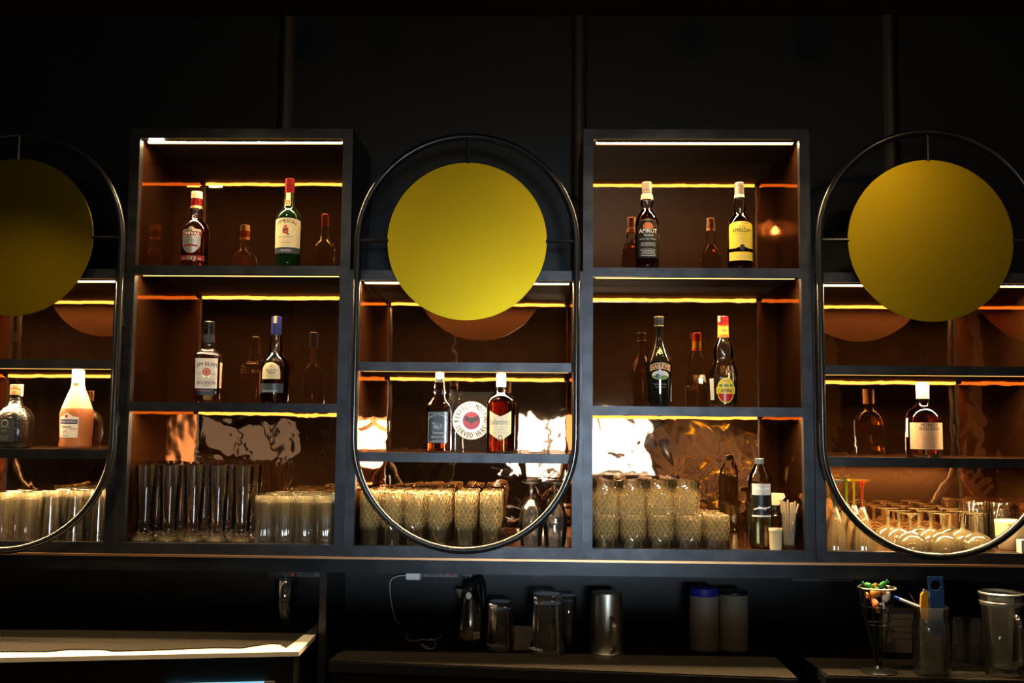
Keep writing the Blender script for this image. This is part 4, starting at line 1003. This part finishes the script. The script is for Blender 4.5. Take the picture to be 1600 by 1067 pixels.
# sockets on the wall in the recess
def sockets(label, pxs, y0, y1, led=None):
    wy = WY-.0105; a = at(pxs[0], y0, wy); b = at(pxs[-1], y1, wy); zt = a.z+.022; zb = b.z
    t = thing('socket_strip', label, 'socket', (a.x, WY-.0005, zb)); n = len(pxs)-1
    for i in range(n):
        xa, xb = at(pxs[i], y1, wy).x-a.x+.0015, at(pxs[i+1], y1, wy).x-a.x-.0015
        mb = MB(); h = zt-zb; w = .0035
        mb.box(xa, xa+w, -.010, 0, 0, h); mb.box(xb-w, xb, -.010, 0, 0, h); mb.box(xa+w, xb-w, -.010, 0, 0, w); mb.box(xa+w, xb-w, -.010, 0, h-w, h)
        f = obj('module_frame', mb, M['greyp'], t, False)
        mb = MB(); mb.box(xa+w, xb-w, -.007, 0, w, h-w); obj('rocker' if i else 'socket_face', mb, M['greyd'], f, False)
        if i == led:
            mb = MB(); mb.box((xa+xb)/2-.004, (xa+xb)/2+.004, -.008, -.0069, w+.003, w+.006); obj('pilot_light', mb, M['redled'], f, False)
    return t, a, zb, zt
sockets('grey socket strip on the wall above the left counter', [419.5, 444, 469, 494, 499.5], 887, 901.5, 1)
sockets('grey socket strip with white charger behind the kettle', [637, 661.5, 686.5, 711.5, 736.5], 888, 902, 2)
sockets('grey socket strip on the wall above the right counter', [1238, 1255, 1281, 1307, 1333], 897, 908.5)
def plug(label, px, py, y):
    p = at(px, py, y); t = thing('power_plug', label, 'plug', (p.x, p.y, p.z))
    mb = MB(); mb.lathe([(0, 0), (.014, 0), (.022, .004), (.024, .014), (.024, .026), (0, .028)], 28); mb.v = [(x, -z+.02, y_) for x, y_, z in mb.v]; obj('plug_body', mb, M['black'], t)
    mb = MB(); mb.tube([(0, -.004, -.012), (0, -.012, -.03), (0, -.006, -.06), (.004, .004, -.14)], .004, 8); obj('flex', mb, M['black'], t)
plug('black power plug in the socket strip above the left counter', 430, 895, .352)
plug('black kettle plug in the socket strip behind the kettle', 725, 895, .352)
p = at(646.5, 899, .345); q = abs(at(635, 899, .345).x-at(658, 899, .345).x)/2
t = thing('phone_charger', 'white charger block plugged into the socket strip left of the kettle', 'charger', (p.x, .345, p.z))
mb = MB(); mb.box(-q, q, -.022, .026, -.014, .014); o = obj('charger_block', mb, M['white'], t, False)
o.modifiers.new('bevel', 'BEVEL').width = .004
cpx = [(634, 899, .335), (622, 900, .33), (612, 905, .325), (609, 915, .32), (610, 932, .31), (613, 950, .30), (618, 968, .29), (622, 973, .28)]
pts = [tuple(at(a, b_, y)) for a, b_, y in cpx]+[tuple(on(a, b_, ZC+.0085)) for a, b_ in [(633, 976), (641, 983), (637, 990), (634, 994), (638, 1000), (648, 1001.5), (660, 999), (672, 1000), (684, 998), (690, 990), (688, 983), (681, 982)]]
def smooth_path(P, k=6):
    P = [Vector(p) for p in P]; out = []
    for i in range(len(P)-1):
        p0, p1, p2, p3 = P[max(i-1, 0)], P[i], P[i+1], P[min(i+2, len(P)-1)]
        for j in range(k):
            u_ = j/k; out.append(.5*((2*p1)+(p2-p0)*u_+(2*p0-5*p1+4*p2-p3)*u_*u_+(3*p1-p0-3*p2+p3)*u_**3))
    return out+[P[-1]]
o0 = Vector(pts[0])
t = thing('charging_cable', 'thin white charging cable trailing from the socket onto the middle counter', 'cable', tuple(o0))
mb = MB(); mb.tube([Vector(p)-o0 for p in smooth_path(pts)], .0021, 8); obj('cord', mb, M['cable'], t)
pts = [on(a, b_, ZC+.0085) for a, b_ in [(672, 998.5), (679, 1000), (681, 1006), (678, 1012), (672, 1013.5), (666, 1012)]]
mb = MB(); mb.tube([Vector(p)-o0 for p in smooth_path(pts)], .0024, 8); obj('cord_end', mb, M['cable'], t)
a, b_ = on(667, 1012.5, ZC+.009)-o0, on(659, 1007.5, ZC+.009)-o0
mb = MB(); mb.tube([a, b_], .0042, 10); obj('connector', mb, M['white'], t)

def stand(px, py, z=ZC, dz=.0045): p = on(px, py, z+dz); return p
# kettle
p = stand(737, 1003, ZC, .0005); p.y = min(p.y, .1)
p = Vector((X(735, .22, ZC+.1), .22, ZC+.0045)); KH = at(735, 905, .22).z-p.z
t = thing('electric_kettle', 'tall steel electric kettle with black lid and pale button', 'kettle', tuple(p))
kr = .057
mb = MB(); mb.lathe([(0, 0), (kr+.003, 0), (kr+.005, .004), (kr+.003, .020), (kr-.002, .024), (0, .024)], 48); obj('power_base', mb, M['black'], t)
mb = MB(); mb.lathe([(0, .025), (kr, .025), (kr+.001, .03), (kr-.002, .07), (kr-.010, .12), (kr-.022, .165), (kr-.033, .195), (0, .195)], 56); obj('kettle_body', mb, M['kettle'], t)
mb = MB(); mb.lathe([(0, .1945), (kr-.032, .1945), (kr-.034, .205), (kr-.042, KH-.012), (kr-.050, KH-.004), (0, KH)], 44); obj('lid', mb, M['black'], t)
mb = MB(); mb.tube(smooth_path([(.018, .024, KH-.014), (.030, .058, KH-.004), (.038, .084, KH-.03), (.040, .088, .13), (.037, .080, .06), (.028, .056, .040)]), .0105, 12); obj('handle', mb, M['black'], t)
mb = MB(); mb.prism([(-.028, .190), (-.050, .193), (-.046, .180), (-.037, .160)], -.012, .010); obj('spout', mb, M['kettle'], t)
mb = MB(); mb.lathe([(0, 0), (.0095, 0), (.0095, .003), (.0085, .004), (0, .004)], 28); mb.v = [(x, -z, y_*1.25) for x, y_, z in mb.v]; o = obj('button', mb, M['button'], t, loc=(-.004, -.0395, .176)); o.rotation_euler = (-.28, 0, 0)
mb = MB(); mb.lathe([(0, 0), (.012, 0), (.012, .002), (0, .002)], 28); mb.v = [(x, -z, y_*1.25) for x, y_, z in mb.v]; o = obj('button_rim', mb, M['black'], t, loc=(-.004, -.0385, .176)); o.rotation_euler = (-.28, 0, 0)
mb = MB()
for i in range(7):
    a0, a1 = .25+.06*i, .25+.06*(i+1); r_ = kr+.0012
    mb.add([(r_*math.sin(a), -r_*math.cos(a), h) for h in (.032, .056) for a in (a0, a1)], [(0, 1, 3, 2)], 0)
    for h in (.037, .042, .047): mb.add([((r_+.0004)*math.sin(a), -(r_+.0004)*math.cos(a), q) for q in (h, h+.0015) for a in (a0+.01, a1-.005)], [(0, 1, 3, 2)], 1)
obj('rating_sticker', mb, [M['cream'], M['inkgrey']], t, False)
# octagonal beer glasses standing upside down, lettered near the rim
def weld(o):
    b = bmesh.new(); b.from_mesh(o.data); bmesh.ops.remove_doubles(b, verts=b.verts, dist=1e-5); bmesh.ops.dissolve_degenerate(b, edges=b.edges, dist=1e-6); bmesh.ops.recalc_face_normals(b, faces=b.faces); b.to_mesh(o.data); b.free()
    o.data.polygons.foreach_set('use_smooth', [True]*len(o.data.polygons)); o.data.set_sharp_from_angle(angle=math.radians(24)); return o
def octo(a):
    k = PI/4; q = ((a+k/2) % k)-k/2; e = .985*math.cos(k/2)/math.cos(q)*1.04; return (e, e)
def facet_glass(px, pt, pb, w, label, y=None, word=None, shade=None):
    p = stand(px, pb); 
    H = at(px, pt, p.y).z-p.z; R1 = w/2*(p.y-CAMY)/F
    t = thing('beer_glass', label, 'beer glass', tuple(p), .15)
    mb = MB(); n = 64; R2 = R1*.80; rnd_ = lambda a: (1, 1)
    prof = [(0, H, rnd_), (R2-.005, H, octo), (R2, H-.005, octo), (R1*.84, H*.80, octo), (R1*.93, H*.24, octo), (R1*.955, H*.19, rnd_), (R1*.985, H*.10, rnd_), (R1, 0, rnd_),
            (R1-.0025, 0, rnd_), (R1*.985-.003, H*.10, rnd_), (R1*.88, H*.24, rnd_), (R1*.74, H*.84, rnd_), (0, H*.855, rnd_)]
    for (a, b_) in zip(prof, prof[1:]):
        q0 = len(mb.v); va = []
        for (r, h, f_) in (a, b_):
            va.append([(r*f_(2*PI*k/n)[0]*math.sin(2*PI*k/n), -r*f_(2*PI*k/n)[0]*math.cos(2*PI*k/n), h) for k in range(n)])
        mb.add(va[0]+va[1], [(k, n+k, n+(k+1) % n, (k+1) % n) for k in range(n)])
    bm_ = None
    weld(obj('glass_body', mb, M['clear2'], t, ang=22))
    if word:
        vs, fs = text2d(word, .02); x0 = min(v[0] for v in vs); x1 = max(v[0] for v in vs); hh = .012; wd = R1*1.25
        def g(x, y_):
            a = word_a-((x-x0)/(x1-x0)-.5)*wd/R1; return ((R1+.0006)*math.sin(a), -(R1+.0006)*math.cos(a), .026-y_/.7*hh)
        mb = MB(); mb.mapped(vs, fs, g); obj('printed_word', mb, M['white_ink'], t, False)
    return t
M['clear2'] = glassy('thick_beer_glass', (.97, .98, .95), rough=.06, scatter=.03, fgain=2.6)
word_a = -.45
facet_glass(781, 939, 1014, 47, 'small facetted beer glass upside down beside the kettle', word='Hoegaarden')
word_a = -1.05
facet_glass(855, 927, 1020, 58, 'large facetted beer glass upside down in front of the dark glass', word='Hoegaarden')
p = Vector((X(888, .23, ZC+.05), .23, ZC+.0045))
o = upturned('plain_glass', [(.026, 0), (.028, .003), (.026, .10), (.027, .172)], [(.025, .172), (.024, .10), (.024, .020), (0, .016)], .175, M['clear2'], 40); o.location = p; tag(o, 'tall dark glass upside down in shadow behind the large facetted glass', 'glass')
# sachet and black bag behind the glasses
p = Vector((X(818, .15, ZC), .15, ZC+.0045))
t = thing('paper_sachet', 'crumpled white paper sachet between the two facetted glasses', 'sachet', tuple(p))
mb = MB(); n = 10; vs = []; rnd = random.Random(4)
for k in range(2):
    for j in range(n+1):
        for i in range(n+1):
            u_, v_ = i/n, j/n; b_ = .009*(math.sin(PI*u_)*math.sin(PI*v_))**.6*(1 if k else -1)
            vs.append(((u_-.5)*.072, .030*v_+b_+.003*(rnd.random()-.5)*math.sin(PI*u_), .001+.070*v_*(.95+.1*u_)+.010*(1-u_)*v_))
q = n+1
fs = [(o_+j*q+i, o_+j*q+i+1, o_+(j+1)*q+i+1, o_+(j+1)*q+i) for o_ in (0, q*q) for j in range(n) for i in range(n)]
mb.add(vs, fs); obj('sachet_paper', mb, M['cardbeige'], t)
# steel pitcher upside down with a strap handle
p = stand(948, 1018); H = at(948, 925, p.y).z-p.z; R1 = 29.5*(p.y-CAMY)/F
t = thing('steel_pitcher', 'brushed steel milk pitcher standing upside down, handle towards the camera', 'pitcher', tuple(p))
mb = MB(); mb.lathe([(R1-.001, 0), (R1, .002), (R1*.93, .012), (R1*.87, .04), (R1*.80, H-.004), (R1*.78, H), (0, H)], 56)
mb.lathe([(0, H-.003), (R1*.77, H-.004), (R1*.85, .04), (R1*.91, .012), (R1-.001, 0)], 56); obj('pitcher_body', mb, M['brushed'], t, ang=30)
mb = MB(); hp = smooth_path([(0, -R1*.80, H*.62), (0, -R1*1.05, H*.63), (0, -R1*1.35, H*.50), (0, -R1*1.38, H*.25), (0, -R1*1.22, H*.09), (0, -R1*.88, H*.10)])
for a, b_ in zip(hp, hp[1:]):
    dd = (b_-a).normalized(); nn = Vector((1, 0, 0)).cross(dd)*.002; w_ = Vector((.0065, 0, 0))
    mb.add([a-w_-nn, a+w_-nn, a+w_+nn, a-w_+nn, b_-w_-nn, b_+w_-nn, b_+w_+nn, b_-w_+nn], [(0, 1, 5, 4), (1, 2, 6, 5), (2, 3, 7, 6), (3, 0, 4, 7), (0, 3, 2, 1), (4, 5, 6, 7)])
o = obj('handle', mb, M['brushed'], t); o.rotation_euler = (0, 0, .22)
# white tub with blue lid, clear jar of sugar
def jar(px, pt, pb, w, label, lidmat, bodymat, name, lidh, y):
    x = X(px, y, ZC+.1); z = ZC+.0045; H = at(px, pt, y).z-z; r = w/2*(y-CAMY)/F
    t = thing(name, label, 'jar', (x, y, z))
    mb = MB(); mb.lathe([(0, 0), (r-.006, 0), (r-.001, .004), (r, .012), (r, H-lidh-.006), (r-.004, H-lidh), (0, H-lidh)], 48); obj('jar_body', mb, bodymat, t)
    mb = MB(); mb.lathe([(0, H-lidh-.001), (r-.001, H-lidh-.001), (r, H-lidh+.002), (r-.001, H-.003), (r-.004, H), (0, H)], 48); obj('lid', mb, lidmat, t)
jar(1100, 917, 1003, 45, 'white plastic jar with dark blue lid on the middle counter', M['bluelid'], M['jarwhite'], 'plastic_jar', .026, .20)
jar(1146, 922, 1005, 44, 'pale sugar-filled jar with black lid beside the blue-lidded jar', M['black'], M['sugar'], 'sugar_jar', .012, .205)
# tall clear shaker in the left recess
p = Vector((X(447, .22, ZCL+.05), .20, ZCL+.0045)); H = at(447, 905, .20).z-p.z
t = thing('glass_carafe', 'tall clear carafe in the dark recess under the left socket strip', 'carafe', tuple(p))
mb = MB(); mb.lathe([(0, 0), (.022, 0), (.024, .003), (.030, H*.5), (.031, H*.52), (.029, H*.54), (.034, H-.004), (.035, H), (.033, H), (.027, H*.54), (.0285, H*.5), (.022, .012), (0, .010)], 44); obj('glass_body', mb, M['clear2'], t)
mb = MB(); mb.lathe([(.0305, H*.49), (.032, H*.50), (.032, H*.53), (.0305, H*.54)], 44); obj('ring_band', mb, M['bclear'], t)

# ------------------------------------------------------------------ right counter things
# wire cone on a foot, with wrapped sweets
y = -.085; x = X(1372, y, ZC+.1); z = ZC+.0045; H = at(1372, 918, y).z-z; k = (y-CAMY)/F; rt = 27*k
t = thing('wire_cone', 'black wire cone basket of wrapped sweets on a round foot', 'basket', (x, y, z))
mb = MB(); mb.lathe([(0, 0), (26*k, 0), (27*k, .003), (24*k, .007), (.012, .012), (.006, .02), (0, .02)], 40); obj('foot', mb, M['blackm'], t)
mb = MB(); mb.tube([(rt*math.cos(2*PI*i/40), rt*math.sin(2*PI*i/40), H) for i in range(40)], .0030, 8, closed=True); obj('rim_wire', mb, M['brushed'], t)
for i in range(10):
    a = 2*PI*i/10+.2
    mb = MB(); mb.tube(smooth_path([(rt*math.cos(a), rt*math.sin(a), H), (rt*.72*math.cos(a+.15), rt*.72*math.sin(a+.15), H*.66), (rt*.40*math.cos(a+.3), rt*.40*math.sin(a+.3), H*.36), (rt*.22*math.cos(a+.4), rt*.22*math.sin(a+.4), H*.16), (.006, 0, .016)]), .0016, 6); obj('wire', mb, M['blackm'], t)
for f_ in (.82, .64):
    mb = MB(); mb.tube([(rt*f_*math.cos(2*PI*i/30), rt*f_*math.sin(2*PI*i/30), H*(1-(1-f_)*1.2)) for i in range(30)], .0013, 6, closed=True); obj('hoop_wire', mb, M['blackm'], t)
def sweet(dx, dy, dz, mt, rot, label, s_=1.0):
    mb = MB(); mb.lathe([(.010*s_, -.028*s_), (.0028*s_, -.017*s_), (.0105*s_, -.012*s_), (.0125*s_, 0), (.0105*s_, .012*s_), (.0028*s_, .017*s_), (.010*s_, .028*s_)], 14, sh=lambda a: (1, .8))
    o = obj('wrapped_sweet', mb, mt, None, True, loc=(x+dx, y+dy, z+dz)); o.rotation_euler = rot; tag(o, label, 'sweet', 'wrapped sweets in the wire cone')
sweet(.014, -.012, H+.010, M['foilgreen'], (.3, .9, .4), 'shiny green wrapped sweet on top of the wire cone heap', .8)
sweet(-.026, .006, H+.006, M['foilgreen'], (.2, 1.4, 2.4), 'second green wrapped sweet, left on the wire cone heap', .75)
sweet(-.012, -.024, H-.014, M['foilorange'], (.2, 1.35, .2), 'orange wrapped sweet just under the rim of the wire cone', 1.1)
sweet(-.006, .018, H-.010, M['foilorange'], (.4, 1.1, 1.4), 'orange wrapped sweet at the back of the wire cone')
sweet(.022, -.018, H-.026, M['foilwhite'], (.1, .5, .3), 'white wrapped sweet low on the right in the wire cone', 1.1)
sweet(-.010, -.008, H-.050, M['copperpaper'], (.3, 1.0, 2.0), 'brown wrapped sweet deep inside the wire cone', 1.1)
# card with printed lines behind
p = at(1404, 1000, .20); zz = ZC+.0045; w_, h_ = 24*.00224, at(1404, 949, .20).z-zz
t = thing('printed_card', 'beige printed card box leaning in the dark behind the wire cone', 'card box', (X(1404, .20, ZC+.06), .20, zz), -.05)
mb = MB(); mb.box(-w_, w_, 0, .05, 0, h_); obj('box_body', mb, M['cardbeige'], t, False)
mb = MB()
for q in (.88, .74, .58, .45, .3): mb.box(-w_*.3, w_*.75, -.0006, .0002, h_*q, h_*q+.003)
obj('printed_lines', mb, M['inkgrey'], t, False)
# glass jar holding pen, lighter, opener
y = -.10; xj = X(1455, y, ZC+.06); H = at(1455, 946, y).z-z; rj = 25*(y-CAMY)/F
t = thing('glass_jar', 'clear glass jar holding a pen, a lighter and a blue bottle opener', 'jar', (xj, y, z))
mb = MB(); mb.lathe([(0, 0), (rj-.006, 0), (rj, .006), (rj*1.03, .02), (rj*1.0, H*.70), (rj*.9, H*.80), (rj*.94, H*.86), (rj*1.0, H), (rj*.97, H), (rj*.9, H*.87), (rj*.86, H*.80), (rj*.96, H*.70), (rj*.98, .02), (rj-.006, .010), (0, .010)], 48, sh=se(3)); obj('jar_body', mb, M['clear2'], t)
def jp(px, py): return at(px, py, y)
o0 = jp(1463, 950)
t = thing('bottle_opener', 'flat blue bottle opener with a hexagonal hole, upright in the jar', 'bottle opener', (o0.x, y+.004, o0.z))
q = lambda px, py: (jp(px, py).x-o0.x, jp(px, py).z-o0.z)
outl = [q(1453, 955), q(1454, 905), q(1450, 901), q(1449, 901.5)]
mb = MB(); oc = [q(1449.5, 901), q(1474, 901.5), q(1475.5, 944), q(1476, 1000), q(1454, 1000), q(1453.5, 944)]; hx = q(1462.5, 914.5); hr = 8.5*(y-CAMY)/F
hexa = [(hx[0]+hr*math.sin(PI/6+k_*PI/3), hx[1]+hr*math.cos(PI/6+k_*PI/3)) for k_ in range(6)]
OUT = [q(1474, 901.5), q(1475.5, 925), q(1476, 944), q(1454, 944), q(1451.5, 925), q(1449.5, 901)]  # clockwise from top right, beside the hexagon corners
import mathutils
for z0_, z1_ in ((0, 1),):
    n_ = 6; vs = []
    for yy in (-.0015, .0015): vs += [(a, yy, b_) for a, b_ in OUT]+[(a, yy, b_) for a, b_ in hexa]
    fs = []
    for i in range(6):
        j = (i+1) % 6
        fs += [(i, j, 6+j, 6+i), (12+i, 18+i, 18+j, 12+j), (i, 12+i, 12+j, j), (6+i, 6+j, 18+j, 18+i)]
    mb.add(vs, fs)
mb.prism([q(1476, 944), q(1477, 995), q(1455, 995), q(1454, 944)], -.0015, .0015)
obj('opener_plate', mb, M['blue'], t, False)
l0 = jp(1441, 950); t = thing('cigarette_lighter', 'amber see-through lighter standing in the jar', 'lighter', (l0.x, y-.012, l0.z))
q = lambda px, py: (jp(px, py).x-l0.x, jp(px, py).z-l0.z)
mb = MB(); mb.prism([q(1434.5, 966), q(1436.5, 928), q(1440, 923), q(1447, 926), q(1447.5, 966)], -.006, .006); o = obj('lighter_body', mb, M['lighter'], t, False)
mb = MB(); mb.prism([q(1440, 921), q(1441, 919), q(1450, 923), q(1450, 932), q(1444, 930)], -.0055, .0055); obj('lighter_head', mb, M['silver'], t, False)
a, b_ = jp(1402, 934.5), jp(1436, 948)
t = thing('ballpoint_pen', 'white pen with blue end leaning out of the jar towards the wire cone', 'pen', (a.x, y-.004, a.z))
mb = MB(); mb.tube([Vector((0, 0, 0)), Vector((b_.x-a.x, .0, b_.z-a.z)), Vector((b_.x-a.x+.02, .004, b_.z-a.z-.05))], .0048, 12); obj('barrel', mb, M['white'], t)
mb = MB(); mb.tube([Vector((-.012, 0, .005)), Vector((.004, 0, -.0016))], .0052, 12); obj('blue_end', mb, M['brightblue'], t)
a, b_ = jp(1422, 927), jp(1430, 941); 
t = thing('cocktail_stick', 'thin dark stick rising from the jar beside the pen', 'stick', (a.x, y+.006, a.z)); mb = MB(); mb.tube([(0, 0, 0), (b_.x-a.x, 0, b_.z-a.z), (b_.x-a.x+.012, .002, b_.z-a.z-.05)], .0012, 6); obj('stick_body', mb, M['bark'], t)
# mug with handle, dark glasses behind
y = -.085; xm = X(1566, y, ZC+.1); H = at(1566, 924, y).z-z; rm = 30*(y-CAMY)/F
t = thing('beer_mug', 'large glass beer mug with handle facing the camera, right edge of photo', 'mug', (xm, y, z))
mb = MB(); mb.lathe([(0, 0), (rm*.86, 0), (rm*.9, .006), (rm*.86, .03), (rm*.92, H*.62), (rm, H*.84), (rm*1.04, H*.96), (rm*1.02, H), (rm*.98, H), (rm*.95, H*.84), (rm*.86, H*.62), (rm*.80, .035), (rm*.7, .022), (0, .020)], 56); obj('mug_body', mb, M['clear2'], t)
mb = MB(); mb.lathe([(rm*1.0, H*.84), (rm*1.03, H*.86), (rm*1.035, H*.885), (rm*1.0, H*.895)], 56); mb.lathe([(rm*1.0, H*.965), (rm*1.06, H*.975), (rm*1.06, H*.99), (rm*1.0, H)], 56); obj('rim_band', mb, M['silver'], t)
mb = MB(); mb.tube(smooth_path([(.012, -rm*.88, H*.72), (.012, -rm*1.25, H*.74), (.016, -rm*1.48, H*.64), (.018, -rm*1.45, H*.40), (.020, -rm*1.22, H*.20), (.020, -rm*.86, H*.17)]), .0085, 12); obj('handle', mb, M['clear2'], t)
for (px, yy, lb) in [(1497, .08, 'left of the pair'), (1526, .06, 'right of the pair')]:
    o = upturned('plain_glass', [(.026, 0), (.028, .003), (.031, .15)], [(.0295, .15), (.0265, .02), (0, .016)], .15, M['clear2'], 36); o.location = (X(px, yy, ZC+.05), yy, z)
    tag(o, 'dark upturned glass in the shadow between jar and mug, %s' % lb, 'glass', 'dark glasses in the shadow')

# the customers' bar, unseen below the frame, added to shade the low recess
t = thing('bar_counter', 'unseen dark front bar added below the bottom edge of the photo', 'bar', (0, -1.85, 0))
mb = MB(); mb.box(-3.2, 3.2, -.32, .32, 1.125, 1.165); obj('bar_top', mb, M['lam'], t, False)
mb = MB(); mb.box(-3.15, 3.15, -.2, .2, 0, 1.125); obj('bar_front', mb, M['lamp_dark'], t, False)
for x, y, w_, lb in ((-2.35, -6.6, .22, 'left of the bright window'), (2.75, -6.6, .30, 'right of the yellow plant'), (-.95, -5.6, .14, 'in front of the bright window')):
    mb = MB(); mb.box(-w_, w_, -w_, w_, 0, 3.233); o = obj('room_pillar', mb, M['pillar'], None, False, loc=(x, y, 0)); tag(o, 'pale plaster pillar across the room, %s' % lb, 'pillar', kind='structure')
t = thing('hanging_banner', 'red hanging banner across the room, reflected in the left mirrors', 'banner', (-3.95, -6.2, 1.2))
mb = MB(); mb.box(-.13, .13, -.004, .004, 0, 1.7); obj('banner_cloth', mb, M['red'], t, False)
mb = MB(); mb.box(-.15, .15, -.01, .01, 1.7, 1.72); mb.tube([(0, 0, 1.72), (0, 0, 2.033)], .004, 6); obj('banner_rod', mb, M['black'], t, False)
# ------------------------------------------------------------------ across the room (seen in the mirrors): plant with yellow leaves
def yellow_plant(loc, seed, label, n=34, hgt=1.9):
    rnd = random.Random(seed); t = thing('potted_plant', label, 'plant', loc)
    mb = MB(); mb.lathe([(0, 0), (.13, 0), (.17, .32), (.18, .34), (.16, .34), (.15, .30), (0, .30)], 32); obj('pot', mb, M['black'], t)
    st = MB(); lf = MB()
    for i in range(n):
        a = rnd.random()*2*PI; r = .12+.5*rnd.random(); h = .85+(hgt-.85)*rnd.random()
        tip = Vector((r*math.cos(a), r*math.sin(a), h))
        st.tube(smooth_path([(0, 0, .3), (tip.x*.2, tip.y*.2, h*.6), tip], 4), .006, 6)
        d = Vector((math.cos(a), math.sin(a), rnd.random()-.3)).normalized(); sd = d.cross(Vector((0, 0, 1))).normalized(); L_ = .20+.10*rnd.random()
        vs = []
        for j in range(6):
            q = j/5; w_ = .085*math.sin(PI*min(1, q*.92+.04)); c = tip+d*L_*(q-.3)-Vector((0, 0, .05*q*q))
            vs += [c-sd*w_, c+Vector((0, 0, -.008)), c+sd*w_]
        lf.add(vs, [(j*3+k_, j*3+k_+1, j*3+k_+4, j*3+k_+3) for j in range(5) for k_ in range(2)])
    obj('stem', st, M['bark'], t); o = obj('foliage', lf, M['leafy'], t); o['kind'] = 'stuff'
yellow_plant((1.72, -5.9, 0), 2, 'potted plant with yellow leaves across the room, reflected beside the bright window')
yellow_plant((-3.45, -5.4, 0), 5, 'potted plant with yellow leaves across the room at its left corner', 18)
